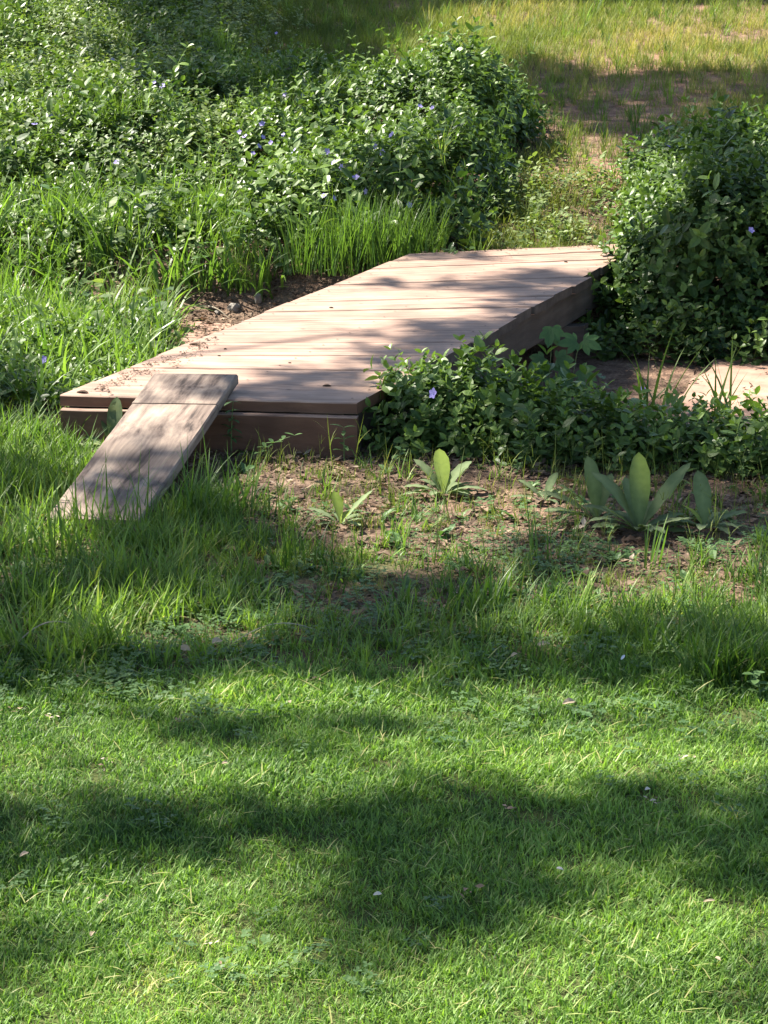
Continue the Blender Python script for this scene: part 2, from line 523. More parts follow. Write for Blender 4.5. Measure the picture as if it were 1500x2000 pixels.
bridge = empty('footbridge', ((PA.x + PB.x) / 2, (PA.y + PB.y) / 2, 0),
               'low red-brown plank footbridge crossing the dry creek', 'footbridge')
NPL = 14
TH = .042
rp = random.Random(3)
ts = [0.0]
for k in range(NPL): ts.append(ts[-1] + rp.uniform(.95, 1.05))
ts = [t / ts[-1] for t in ts]
up = Vector((0, 0, 1))
for k in range(NPL):
    gap = .0048 if k in (2, 4, 6, 7, 9, 10, 12) else .002
    L = (PD - PA).length
    t0, t1 = ts[k] + gap / L * (0 if k == 0 else 1), ts[k + 1] - gap / L
    eL, eR = rp.uniform(-.006, .014), rp.uniform(-.018, .022)
    if k in (4, 8, 9): eR += .02
    zz = rp.uniform(-.0016, .0016)
    f0, f1 = PA.lerp(PD, t0), PB.lerp(PC, t0)
    g0, g1 = PA.lerp(PD, t1), PB.lerp(PC, t1)
    dx = (f1 - f0).normalized()
    f0, g0 = f0 - dx * eL, g0 - dx * eL
    f1, g1 = f1 + dx * eR, g1 + dx * (eR + rp.uniform(-.006, .006))
    tz = Vector((0, 0, zz)); tl = Vector((0, 0, rp.uniform(-.002, .002)))
    top = [f0 + tz, f1 + tz + tl, g1 + tz - tl, g0 + tz]
    bot = [p - up * TH for p in top]
    local_board('plank', bot + top, M['deck'], bridge, 14, .0012, k, .004, M['fascia'] if k == 0 else M['joist'])  # sides in darker timber than the top, shade put into their colour
SCREW = None
def screw(parent, p):
    global SCREW
    if SCREW is None:
        V = [(.005 * math.cos(k * math.pi / 4), .005 * math.sin(k * math.pi / 4), 0) for k in range(8)] + [(0, 0, .0012)]
        SCREW = mesh_obj('screw', V, [(k, (k + 1) % 8, 8) for k in range(8)], M['rust'], None)
        o = SCREW
    else:
        o = SCREW.copy(); COL.objects.link(o)
    o.parent = parent
    o.matrix_parent_inverse = parent.matrix_world.inverted()
    o.location = p
bpy.context.view_layer.update()
for k, pl in enumerate([c for c in bridge.children if c.name.startswith('plank')]):
    tm = (ts[k] + ts[k + 1]) / 2; dt = (ts[k + 1] - ts[k]) * .27
    for sa in (.045, .5, .955):
        for q in (-dt, dt):
            c = PA.lerp(PD, tm + q).lerp(PB.lerp(PC, tm + q), sa + rp.uniform(-.006, .006)); c.z += .0035
            screw(pl, c)
# rim joist at the near end, proud of the plank above
d_ab = (PB - PA).normalized(); n_f = Vector((d_ab.y, -d_ab.x, 0))
def beam(name, p, q, side, w, ztop, zbot, mat, seg=8, wob=.0008, seed=0, edge=None):
    s = side.normalized()
    c = [p, q, q + s * w, p + s * w]
    lo = [Vector((a.x, a.y, zbot)) for a in c]; hi = [Vector((a.x, a.y, ztop)) for a in c]
    return local_board(name, lo + hi, mat, bridge, seg, wob, seed, .003, edge)
zt = DECK_Z - TH - .004
rim0, rim1 = PA + n_f * .042 + d_ab * .005, PB + n_f * .042 - d_ab * .004
beam('rim_joist', rim0, rim1, -n_f, .042, zt + .0015, -.05, M['deck'], 12, .0008, 40, M['fascia'])  # top face paler than the sides, a sunlit line put into the colour
dL, dR = (PD - PA).normalized(), (PC - PB).normalized()
inL = Vector((dL.y, -dL.x, 0)); inR = -Vector((dR.y, -dR.x, 0))
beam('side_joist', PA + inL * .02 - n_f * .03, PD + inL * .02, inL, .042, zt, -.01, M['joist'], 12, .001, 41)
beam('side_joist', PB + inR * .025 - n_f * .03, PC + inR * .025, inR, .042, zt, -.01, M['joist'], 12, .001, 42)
mid0, mid1 = PA.lerp(PB, .5) - n_f * .03, PD.lerp(PC, .5)
beam('middle_joist', mid0, mid1, inL, .042, zt, -.01, M['joist'], 8, .001, 43)
def bp(t, s, o=0):   # point on deck plan: t along, s across
    p = PA.lerp(PD, t).lerp(PB.lerp(PC, t), s); return p + (PB - PA).normalized() * o
beam('cross_beam', bp(.36, 0, -.03), bp(.36, 1, .05), dL, .09, -.012, -.10, M['joist'], 6, .001, 44)
beam('cross_beam', bp(.66, 0, -.03), bp(.66, 1, .05), dL, .09, -.012, -.10, M['joist'], 6, .001, 45)
for t in (.36, .66):
    for s in (.08, .92):
        p = bp(t, s); x = p + dL * .01
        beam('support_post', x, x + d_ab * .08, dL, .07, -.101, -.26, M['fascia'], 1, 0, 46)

# ------------------------------------------------------------------ ramp board leaning on the deck's edge
TLc, TRc = at(300, 729, .264), at(465, 731, .264)
BLc, BRc = at(88, 1012, .040), at(272, 1016, .040)
ramp_o = empty('ramp_board', ((BLc + BRc) / 2).to_tuple()[:2] + (0,), 'weathered grey board sloping from the grass up onto the bridge, split across near its top', 'ramp')
def ramp_piece(t0, t1, lift, seed):
    a, b = BLc.lerp(TLc, t0), BRc.lerp(TRc, t0)
    c, d = BLc.lerp(TLc, t1), BRc.lerp(TRc, t1)
    nn = (TLc - BLc).cross(BRc - BLc).normalized(); nn = nn if nn.z > 0 else -nn
    lf = nn * lift
    # length runs up the slope
    top = [b + lf, d + lf, c + lf, a + lf]
    bot = [p - nn * .042 for p in top]
    return local_board('plank', bot + top, M['ramp'], ramp_o, 16, .0018, seed, .006)
ramp_piece(0, .765, 0, 60)
ramp_piece(.768, 1.0, .0015, 61)

# ------------------------------------------------------------------ plant pieces as meshes (shared, instanced)
def blade_geo(V, F, S, base, az, lean, length, width, curl, segs=3, shade=0.0, twist=0.0):
    """one arching grass blade"""
    d = Vector((math.cos(az), math.sin(az), 0)); s = Vector((-d.y, d.x, 0))
    p = Vector(base); ang = lean
    b = len(V)
    st = length / segs
    for i in range(segs + 1):
        t = i / segs
        w = width * (1 - t) ** .7 * (.75 + .5 * min(1, t * 3)) * .5
        ss = (s * math.cos(twist * t) + Vector((0, 0, 1)) * math.sin(twist * t) * .4)
        if i < segs:
            V += [p - ss * w, p + ss * w]; S += [shade + .15 * t] * 2
        else:
            V.append(p.copy()); S.append(shade + .2)
        p = p + (d * math.sin(ang) + Vector((0, 0, 1)) * math.cos(ang)) * st
        ang += curl / segs
    for i in range(segs - 1):
        F.append((b + 2 * i, b + 2 * i + 1, b + 2 * i + 3, b + 2 * i + 2))
    F.append((b + 2 * segs - 2, b + 2 * segs - 1, b + 2 * segs))

def leaf_geo(V, F, S, base, dirv, normal, length, width, fold=.25, droop=.3, segs=3, shape=.45, shade=0.0, wave=0, tip=.75, neck=.8, vein=-.06):
    """ovate leaf folded along its midrib; shape = where it is widest"""
    d = Vector(dirv).normalized(); n = Vector(normal); n = (n - d * n.dot(d)).normalized(); s = d.cross(n)
    b = len(V)
    p = Vector(base)
    cd = d.copy(); cn = n.copy()
    rot = Matrix.Rotation(-droop / segs, 3, s)
    for i in range(segs + 1):
        t = i / segs
        if t <= shape: w = math.sin(t / shape * math.pi / 2) ** neck
        else: w = math.cos((t - shape) / (1 - shape) * math.pi / 2) ** tip
        w *= width * .5
        if i == 0: w = width * .05
        if i == segs: w = 0
        if w > 0:
            k = wave * math.sin(i * 2.3) * width
            V += [p - s * w + cn * (w * fold + k), p, p + s * w + cn * (w * fold - k)]; S += [shade + .05, shade + vein, shade + .05]
        else:
            V.append(p.copy()); S.append(shade)
        p = p + cd * (length / segs)
        cd = rot @ cd; cn = rot @ cn
    for i in range(segs - 1):
        a = b + 3 * i
        F += [(a, a + 1, a + 4, a + 3), (a + 1, a + 2, a + 5, a + 4)]
    a = b + 3 * (segs - 1)
    F += [(a, a + 1, a + 3), (a + 1, a + 2, a + 3)]

SRC = {}
def source(key, builder, count, mat, seed=0):
    """a collection of variants of one small plant; used only through scattering"""
    c = bpy.data.collections.new(key)
    for k in range(count):
        r = random.Random(seed * 100 + k)
        V, F, S = [], [], []
        builder(r, V, F, S)
        me = bpy.data.meshes.new(key)
        me.from_pydata([tuple(v) for v in V], [], F)
        me.materials.append(mat)
        a = me.attributes.new('shade', 'FLOAT', 'POINT'); a.data.foreach_set('value', np.asarray(S, np.float32))
        me.update()
        c.objects.link(bpy.data.objects.new(key, me))
    SRC[key] = (c, count)

def g_lawn(r, V, F, S):
    for i in range(20):
        a = r.uniform(0, 6.28); q = .030 * math.sqrt(r.random())
        blade_geo(V, F, S, (q * math.cos(a), q * math.sin(a), -.004), r.uniform(0, 6.28), r.uniform(.05, 1.0), r.uniform(.012, .029), r.uniform(.0019, .0034), r.uniform(.1, 1.6), 2, r.uniform(-.35, .4))
    if r.random() < .12:
        blade_geo(V, F, S, (0, 0, .010), r.uniform(0, 6.28), 1.2, .035, .0022, .4, 2, 1.0)
def g_rough(r, V, F, S):
    for i in range(15):
        a = r.uniform(0, 6.28); q = .03 * math.sqrt(r.random())
        blade_geo(V, F, S, (q * math.cos(a), q * math.sin(a), -.01), r.uniform(0, 6.28), r.uniform(.05, .5), r.uniform(.05, .13), r.uniform(.003, .0055), r.uniform(.1, 1.5), 4, r.uniform(-.15, .2), r.uniform(-1, 1))
    blade_geo(V, F, S, (0, 0, 0), r.uniform(0, 6.28), .9, .09, .003, .6, 3, 1.0)
def g_tall(r, V, F, S):
    for i in range(16):
        a = r.uniform(0, 6.28); q = .035 * math.sqrt(r.random())
        blade_geo(V, F, S, (q * math.cos(a), q * math.sin(a), -.01), r.uniform(0, 6.28), r.uniform(.02, .4), r.uniform(.14, .30), r.uniform(.004, .007), r.uniform(.1, 1.3), 5, r.uniform(-.15, .2), r.uniform(-1, 1))
def g_far(r, V, F, S):
    for i in range(14):
        a = r.uniform(0, 6.28); q = .06 * math.sqrt(r.random())
        blade_geo(V, F, S, (q * math.cos(a), q * math.sin(a), -.01), r.uniform(0, 6.28), r.uniform(.0, .5), r.uniform(.04, .16), r.uniform(.004, .007), r.uniform(.0, 1.0), 3, r.uniform(-.1, .3))
def g_stalk(r, V, F, S):
    h = r.uniform(.12, .24)
    blade_geo(V, F, S, (0, 0, 0), r.uniform(0, 6.28), r.uniform(0, .15), h, .003, .3, 4, .1)
    for k in range(3):
        blade_geo(V, F, S, (0, 0, h * r.uniform(.2, .7)), r.uniform(0, 6.28), .4, h * .35, .003, .8, 3, .15)
def g_vinca(r, V, F, S):
    n = r.randint(4, 6); h = r.uniform(.11, .19)
    lean = r.uniform(0, .35); az = r.uniform(0, 6.28); a = r.uniform(0, 3.14)
    top = Vector((math.sin(lean) * math.cos(az), math.sin(lean) * math.sin(az), math.cos(lean)))
    blade_geo(V, F, S, (0, 0, 0), az, lean, h, .003, .05, 2, -.05)
    for k in range(n):
        t = (k + 1) / n
        p = top * (h * t)
        L = r.uniform(.036, .054) * (1 if t < .9 else .65)
        W = L * r.uniform(.48, .6)
        pitch = .15 + .7 * t * t
        for sgn in (0, math.pi):
            aa = a + sgn + r.uniform(-.3, .3)
            pt = pitch + r.uniform(-.35, .3)
            d = Vector((math.cos(aa) * math.cos(pt), math.sin(aa) * math.cos(pt), math.sin(pt)))
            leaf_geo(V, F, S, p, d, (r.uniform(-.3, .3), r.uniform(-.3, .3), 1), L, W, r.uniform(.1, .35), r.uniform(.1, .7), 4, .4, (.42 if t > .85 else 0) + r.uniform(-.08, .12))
        a += math.pi / 2 + r.uniform(-.3, .3)
def g_small(r, V, F, S):
    h = r.uniform(.08, .2); az = r.uniform(0, 6.28); lean = r.uniform(.1, .6)
    blade_geo(V, F, S, (0, 0, 0), az, lean, h, .0025, .2, 2, 0)
    top = Vector((math.sin(lean) * math.cos(az), math.sin(lean) * math.sin(az), math.cos(lean)))
    for k in range(13):
        t = r.uniform(.25, 1); aa = r.uniform(0, 6.28); pt = r.uniform(-.2, .7)
        d = Vector((math.cos(aa) * math.cos(pt), math.sin(aa) * math.cos(pt), math.sin(pt)))
        L = r.uniform(.016, .032)
        leaf_geo(V, F, S, top * h * t + d * .012, d, (0, 0, 1), L, L * .7, .15, .3, 3, .5, r.uniform(-.1, .3))
def g_clover(r, V, F, S):
    for k in range(9):
        a = r.uniform(0, 6.28); q = .05 * math.sqrt(r.random()); z = r.uniform(.012, .05)
        c = Vector((q * math.cos(a), q * math.sin(a), z)); b = r.uniform(0, 6.28)
        blade_geo(V, F, S, (c.x * .5, c.y * .5, 0), a, .3, z * 1.05, .0015, 0, 1, 0)
        for j in range(3):
            aa = b + j * 2.09
            leaf_geo(V, F, S, c, (math.cos(aa), math.sin(aa), r.uniform(-.1, .3)), (0, 0, 1), r.uniform(.010, .018), r.uniform(.010, .014), .1, .1, 2, .6, r.uniform(-.05, .25))
def g_weed(r, V, F, S):
    for k in range(9):
        a = r.uniform(0, 6.28); pt = r.uniform(.1, 1.0)
        d = Vector((math.cos(a) * math.cos(pt), math.sin(a) * math.cos(pt), math.sin(pt)))
        L = r.uniform(.03, .07)
        leaf_geo(V, F, S, (0, 0, .004), d, (0, 0, 1), L, L * r.uniform(.3, .45), .2, .8, 3, .55, r.uniform(-.1, .25))
def g_litter(r, V, F, S):
    for k in range(7):
        a = r.uniform(0, 6.28); q = .06 * math.sqrt(r.random())
        b = r.uniform(0, 6.28); L = r.uniform(.01, .045)
        leaf_geo(V, F, S, (q * math.cos(a), q * math.sin(a), r.uniform(.001, .012)), (math.cos(b), math.sin(b), r.uniform(-.25, .4)), (r.uniform(-.5, .5), r.uniform(-.5, .5), 1), L, L * r.uniform(.15, .7), r.uniform(-.4, .6), r.uniform(-.8, .8), 2, .5, r.uniform(-.2, .55))
def g_canopy(r, V, F, S):
    for k in range(16):
        c = Vector((r.gauss(0, 1), r.gauss(0, 1), r.gauss(0, .7))) * .055
        a = r.uniform(0, 6.28)
        leaf_geo(V, F, S, c, (math.cos(a), math.sin(a), r.uniform(-.6, .2)), (r.uniform(-.6, .6), r.uniform(-.6, .6), 1), r.uniform(.05, .08), r.uniform(.035, .05), .1, .3, 2, .5, 0)

source('lawn_tuft', g_lawn, 8, M['lawn'], 1)
source('rough_tuft', g_rough, 8, M['rough'], 2)
source('tall_tuft', g_tall, 6, M['rough'], 3)
source('far_tuft', g_far, 6, M['dry'], 4)
def g_broad(r, V, F, S):
    h = r.uniform(.10, .24)
    for k in range(7):
        a = r.uniform(0, 6.28); pt = r.uniform(-.3, .5); z = h * r.uniform(.3, 1)
        d = Vector((math.cos(a) * math.cos(pt), math.sin(a) * math.cos(pt), math.sin(pt)))
        L = r.uniform(.045, .085)
        blade_geo(V, F, S, (0, 0, 0), a, .15, z * 1.02, .003, .1, 1, 0)
        leaf_geo(V, F, S, (math.cos(a) * z * .15, math.sin(a) * z * .15, z), d, (r.uniform(-.4, .4), r.uniform(-.4, .4), 1), L, L * r.uniform(.5, .75), .15, .7, 4, .4, r.uniform(-.1, .35), .04)
source('broad_weed', g_broad, 6, M['vinca_light'], 12)
def g_strap(r, V, F, S):
    for i in range(9):
        a = r.uniform(0, 6.28); q = .05 * math.sqrt(r.random())
        blade_geo(V, F, S, (q * math.cos(a), q * math.sin(a), -.01), r.uniform(0, 6.28), r.uniform(.02, .5), r.uniform(.16, .36), r.uniform(.009, .019), r.uniform(.2, 1.9), 6, r.uniform(-.15, .3), r.uniform(-1.2, 1.2))
source('strap_tuft', g_strap, 8, M['blade'], 13)
source('stalk', g_stalk, 4, M['dry'], 5)
source('periwinkle_shoot', g_vinca, 10, M['vinca'], 6)
def g_long(r, V, F, S):
    h = r.uniform(.22, .40); az = r.uniform(0, 6.28); ang = r.uniform(.05, .5); curl = r.uniform(.2, 1.3)
    d = Vector((math.cos(az), math.sin(az), 0)); p = Vector((0, 0, 0)); a = r.uniform(0, 3.14); K = 9
    for k in range(K):
        q = p + (d * math.sin(ang) + Vector((0, 0, 1)) * math.cos(ang)) * (h / K)
        s = Vector((-d.y, d.x, 0)) * .0015
        b = len(V); V += [p - s, p + s, q + s, q - s]; S += [.1] * 4; F.append((b, b + 1, b + 2, b + 3))
        p = q; ang += curl / K
        if k > 1:
            L = r.uniform(.032, .058) * (1 if k < K - 2 else .65)
            for sg in (0, math.pi):
                aa = a + sg + r.uniform(-.3, .3); pt = r.uniform(-.2, .8)
                dd = Vector((math.cos(aa) * math.cos(pt), math.sin(aa) * math.cos(pt), math.sin(pt)))
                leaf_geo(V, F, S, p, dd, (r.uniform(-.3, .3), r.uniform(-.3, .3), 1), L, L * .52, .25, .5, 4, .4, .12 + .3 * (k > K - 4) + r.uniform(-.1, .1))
        a += 1.57
source('long_shoot', g_long, 8, M['vinca'], 14)
source('small_shoot', g_small, 8, M['vinca_light'], 7)
source('clover', g_clover, 5, M['weed'], 8)
source('weed_rosette', g_weed, 5, M['weed'], 9)
source('litter_flake', g_litter, 8, M['litter'], 10)
source('leaf_cluster', g_canopy, 6, M['tree_leaf'], 11)

_ng = {}
def scatter_group(key):
    if key in _ng: return _ng[key]
    ng = bpy.data.node_groups.new('scatter_' + key, 'GeometryNodeTree')
    ng.interface.new_socket('Geometry', in_out='INPUT', socket_type='NodeSocketGeometry')
    ng.interface.new_socket('Geometry', in_out='OUTPUT', socket_type='NodeSocketGeometry')
    gi = ng.nodes.new('NodeGroupInput'); go = ng.nodes.new('NodeGroupOutput')
    ci = ng.nodes.new('GeometryNodeCollectionInfo')
    ci.inputs['Collection'].default_value = SRC[key][0]
    ci.inputs['Separate Children'].default_value = True
    ci.inputs['Reset Children'].default_value = True
    ip = ng.nodes.new('GeometryNodeInstanceOnPoints')
    ip.inputs['Pick Instance'].default_value = True
    def na(nm, t):
        n = ng.nodes.new('GeometryNodeInputNamedAttribute'); n.data_type = t; n.inputs['Name'].default_value = nm
        return n.outputs['Attribute']
    e2r = ng.nodes.new('FunctionNodeEulerToRotation')
    L = ng.links.new
    L(na('rot', 'FLOAT_VECTOR'), e2r.inputs[0]); L(e2r.outputs[0], ip.inputs['Rotation'])
    L(na('scl', 'FLOAT_VECTOR'), ip.inputs['Scale']); L(na('pick', 'INT'), ip.inputs['Instance Index'])
    L(gi.outputs[0], ip.inputs['Points']); L(ci.outputs[0], ip.inputs['Instance']); L(ip.outputs[0], go.inputs[0])
    _ng[key] = ng
    return ng

def scatter(name, key, P, tone, scl, rot=None, parent=None, label=None, cat=None, group=None, org=(0, 0, 0)):
    n = len(P)
    if n == 0: return None
    org = np.asarray(org, float)
    me = bpy.data.meshes.new(name)
    me.vertices.add(n)
    me.vertices.foreach_set('co', (P - org).astype(np.float32).ravel())
    if rot is None:
        rot = np.stack([rng.normal(0, .12, n), rng.normal(0, .12, n), rng.uniform(0, 6.283, n)], -1)
    if np.ndim(scl) == 1: scl = np.stack([scl] * 3, -1)
    for nm, t, prop, arr in (('rot', 'FLOAT_VECTOR', 'vector', rot), ('scl', 'FLOAT_VECTOR', 'vector', scl),
                             ('tone', 'FLOAT', 'value', tone)):
        a = me.attributes.new(nm, t, 'POINT'); a.data.foreach_set(prop, np.asarray(arr, np.float32).ravel())
    a = me.attributes.new('pick', 'INT', 'POINT'); a.data.foreach_set('value', rng.integers(0, SRC[key][1], n).astype(np.int32))
    me.update()
    o = bpy.data.objects.new(name, me)
    COL.objects.link(o)
    m = o.modifiers.new('scatter', 'NODES'); m.node_group = scatter_group(key)
    if parent:
        o.parent = parent
    else:
        o.location = tuple(org)
    tag(o, label, cat, group, 'stuff')
    return o

def sample(x0, x1, y0, y1, dens):
    n = int((x1 - x0) * (y1 - y0) * dens)
    return rng.uniform(x0, x1, n), rng.uniform(y0, y1, n)

def keep(prob, *arr):
    k = rng.random(len(prob)) < prob
    return [a[k] for a in arr]

def in_view(x, y, side=.45, near=2.9):
    return (np.abs(x) < .19 * y + side) & (y > near)

# ramp footprint kept clear of grass
def in_ramp(x, y, m=.0):
    P = [(BLc.x, BLc.y), (BRc.x, BRc.y), (TRc.x, TRc.y), (TLc.x, TLc.y)]
    r = np.ones(np.shape(x), bool)
    for i in range(4):
        x0, y0 = P[i]; x1, y1 = P[(i + 1) % 4]
        L = math.hypot(x1 - x0, y1 - y0)
        r &= ((x1 - x0) * (y - y0) - (y1 - y0) * (x - x0)) / L > -m
    return r

ROOM = [(866, 972, .10), (665, 1030, .07), (1248, 1045, .15), (1165, 1022, .09), (1376, 1040, .10), (222, 885, .1), (1062, 985, .06)]
def clear(x, y):
    k = np.ones(len(x), bool)
    for qx, qy, rr in ROOM:
        c = ground_at(qx, qy)
        k &= ((x - c.x) / rr) ** 2 + ((y - c.y + .05) / (rr * 1.4)) ** 2 > 1
    return k

# ------------------------------------------------------------------ lawn and grasses
x, y = sample(-2.2, 2.2, 2.9, 6.9, 4200)
k = in_view(x, y); x, y = x[k], y[k]
gx, gy = gpix(x, y)
b = bare_amount(x, y)
line = 1330 + 120 * edge_noise(x, y, 1.5, 91)
prob = (1 - b) ** 1.5 * (.10 + .90 * sstep(line - 140, line + 30, gy)) * ~in_ramp(x, y, .01)
thin = sstep(.16, .30, edge_noise(x, y, 6, 93))
prob = prob * (1 - .7 * thin) * (.45 + .55 * sstep(-.22, .05, edge_noise(x, y, 14, 94)))
x, y, gy = keep(prob, x, y, gy)
tone = .35 + 1.0 * edge_noise(x, y, 1.2, 95) + .7 * edge_noise(x, y, 7, 96) + .45 * sstep(.16, .34, edge_noise(x, y, 2.7, 97)) + rng.normal(0, .2, len(x))
sc = rng.uniform(.6, 1.4, len(x)) * (1.1 + .5 * edge_noise(x, y, 2.0, 98)) * (1 + .5 * sstep(1420, 1280, gy))
scatter('lawn_grass', 'lawn_tuft', np.stack([x, y, H(x, y)], -1), tone, sc, label='short mown lawn grass filling the foreground', cat='grass')

x, y = sample(-2.4, 2.4, 4.8, 7.6, 1900)
k = in_view(x, y, .5) & ~in_ramp(x, y, .03) & ~inside_deck(x, y, .02) & clear(x, y); x, y = x[k], y[k]
gx, gy = gpix(x, y)
b = bare_amount(x, y)
n1 = edge_noise(x, y, 2.6, 101)
prob = sstep(1370, 1230, gy + 150 * n1) * ((1 - .6 * b) * (.30 + 2.6 * n1) + .04) * (1 - .85 * sstep(1090, 1010, gy) * sstep(430, 540, gx)) * np.clip(.75 + .35 * sstep(600, 100, gx), 0, 1)
prob = np.maximum(prob, sstep(1330, 1420, gx + 60 * n1) * sstep(1180, 1240, gy) * sstep(1450, 1380, gy) * .8)
u, v = uv(x, y)
prob = prob * (u < .15)
x, y, gx, gy = keep(np.clip(prob, 0, 1), x, y, gx, gy)
tone = .25 + .9 * edge_noise(x, y, 1.6, 102) + rng.normal(0, .15, len(x)) - .15 * sstep(1300, 1420, gx)
sc = rng.uniform(.5, 1.35, len(x)) * (1 + .3 * sstep(1320, 1400, gx)) * (.85 + .5 * sstep(500, 100, gx))
scatter('rough_grass', 'rough_tuft', np.stack([x, y, H(x, y)], -1), tone, sc, label='longer uncut grass between the lawn and the bare soil', cat='grass')

# clover and small weeds
x, y = sample(-2.2, 2.2, 3.2, 7.4, 500)
k = in_view(x, y) & ~in_ramp(x, y, .02) & ~inside_deck(x, y, .02) & clear(x, y); x, y = x[k], y[k]
gx, gy = gpix(x, y); n1 = edge_noise(x, y, 2.2, 111)
prob = sstep(-.1, .15, n1) * (.08 + .92 * sstep(1480, 1330, gy)) * sstep(980, 1060, gy + 100 * n1) * .8
x, y = keep(prob, x, y)
scatter('clover_patch', 'clover', np.stack([x, y, H(x, y)], -1), .3 + rng.normal(0, .2, len(x)), rng.uniform(.45, .85, len(x)), label='low clover and small round leaved weeds among the rough grass', cat='clover')
x, y = sample(-2.2, 2.2, 5.2, 7.5, 120)
k = in_view(x, y) & ~in_ramp(x, y, .04) & ~inside_deck(x, y, .03) & clear(x, y); x, y = x[k], y[k]
prob = .25 + 1.2 * np.clip(edge_noise(x, y, 3, 113), 0, 1)
x, y = keep(prob, x, y)
scatter('low_weeds', 'weed_rosette', np.stack([x, y, H(x, y)], -1), .35 + rng.normal(0, .25, len(x)), rng.uniform(.4, 1.1, len(x)), label='small leafy weeds dotted over the bare soil before the bridge', cat='weeds')

# thin yellowish grass and stalks on the bare soil
x, y = sample(-2.2, 2.4, 5.6, 7.6, 420)
k = in_view(x, y) & ~in_ramp(x, y, .03) & ~inside_deck(x, y, .02) & clear(x, y); x, y = x[k], y[k]
gx, gy = gpix(x, y)
prob = sstep(1260, 1120, gy) * sstep(420, 520, gx) * np.clip(.25 + 2.2 * edge_noise(x, y, 4, 115), 0, 1)
x, y = keep(prob, x, y)
scatter('sparse_grass', 'far_tuft', np.stack([x, y, H(x, y)], -1), .5 + rng.normal(0, .25, len(x)), rng.uniform(.25, .6, len(x)), label='sparse yellow green grass growing on the bare soil', cat='grass')
x, y = sample(-2.2, 2.4, 5.2, 7.6, 55)
k = in_view(x, y) & ~inside_deck(x, y, .02) & ~in_ramp(x, y, .02); x, y = x[k], y[k]
scatter('grass_stalks', 'stalk', np.stack([x, y, H(x, y)], -1), .3 + rng.normal(0, .25, len(x)), rng.uniform(.5, 1.2, len(x)), label='thin upright grass stalks standing before the leafy bank', cat='grass stalks')

# far slope
x, y = sample(-4.8, 5.5, 10.8, 22.5, 480)
k = in_view(x, y, .8); x, y = x[k], y[k]
gx, gy = gpix(x, y); u, v = uv(x, y)
vg = np.maximum(bed_far(x, y), bed_bush(x, y))
n1 = edge_noise(x, y, 1.3, 121)
path = np.exp(-((gx - (1190 + .0 * gy)) / 60) ** 2) * sstep(90, 170, gy)
prob = (u > 4.35) * sstep(.12, .02, vg) * np.clip(.75 + 1.2 * n1 - .35 * path - .45 * sstep(110, 190, gy) * sstep(330, 260, gy) - .3 * sstep(.05, .2, edge_noise(x, y, 1.9, 124)), .10, 1)
x, y, gx, gy = keep(prob, x, y, gx, gy)
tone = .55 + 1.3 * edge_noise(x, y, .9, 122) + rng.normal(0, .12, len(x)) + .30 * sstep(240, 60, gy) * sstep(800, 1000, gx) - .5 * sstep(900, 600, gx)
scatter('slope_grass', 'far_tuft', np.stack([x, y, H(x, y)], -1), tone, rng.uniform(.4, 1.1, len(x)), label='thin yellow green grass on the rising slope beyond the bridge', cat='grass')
x, y = sample(-4.8, 5.5, 11.5, 22, 9)
k = in_view(x, y, .8) & (uv(x, y)[0] > 4.6); x, y = x[k], y[k]
scatter('slope_stalks', 'tall_tuft', np.stack([x, y, H(x, y)], -1), .3 + rng.normal(0, .3, len(x)), rng.uniform(.5, 1.0, len(x)), label='taller grass tufts scattered over the far slope', cat='grass')

# grasses on the left bank, wide bladed and tangled
x, y = sample(-3.4, .6, 7.6, 13.2, 110)
gx, gy = gpix(x, y)
n1 = edge_noise(x, y, 2.0, 131)
prob = sstep(560, 440, gx - .2 * (gy - 500)) * sstep(270, 400, gy) * sstep(830, 740, gy) * np.clip(.5 + 2.2 * n1, 0, 1)
prob = prob * ~inside_deck(x, y, .05) * (1 - (gx > 330) * (gy > 580) * 1.0)
x, y = keep(prob, x, y)
scatter('bank_grass', 'tall_tuft', np.stack([x, y, H(x, y)], -1), .45 + .8 * edge_noise(x, y, 2, 132) + rng.normal(0, .15, len(x)), rng.uniform(.6, 1.25, len(x)), label='tangled long grass on the bank left of the bridge', cat='grass')

x, y = sample(-4.4, .8, 8.0, 17, 30)
gx, gy = gpix(x, y)
prob = sstep(760, 560, gx + 200 * edge_noise(x, y, 1.2, 135)) * sstep(120, 320, gy) * sstep(800, 700, gy) * .8 * ~inside_deck(x, y, .06) * (1 - (gx > 330) * (gy > 570) * 1.0)
x, y = keep(prob, x, y)
scatter('broad_leaved_weeds', 'broad_weed', np.stack([x, y, H(x, y)], -1), .1 + rng.normal(0, .25, len(x)), rng.uniform(.7, 1.4, len(x)), label='pale broad leaved weeds scattered through the left bank', cat='weeds')

x, y = sample(-3.6, .3, 7.6, 13.6, 110)
gx, gy = gpix(x, y)
n1 = edge_noise(x, y, 1.8, 137)
prob = sstep(590, 430, gx - .2 * (gy - 500)) * sstep(300, 430, gy) * sstep(830, 740, gy) * np.clip(.5 + 2.4 * n1, 0, 1) * ~inside_deck(x, y, .06) * (1 - (gx > 330) * (gy > 580) * 1.0)
x, y = keep(prob, x, y)
scatter('strap_grass', 'strap_tuft', np.stack([x, y, H(x, y)], -1), .2 + rng.normal(0, .2, len(x)), rng.uniform(.7, 1.35, len(x)), label='wide bladed grass arching over itself on the left bank', cat='grass')

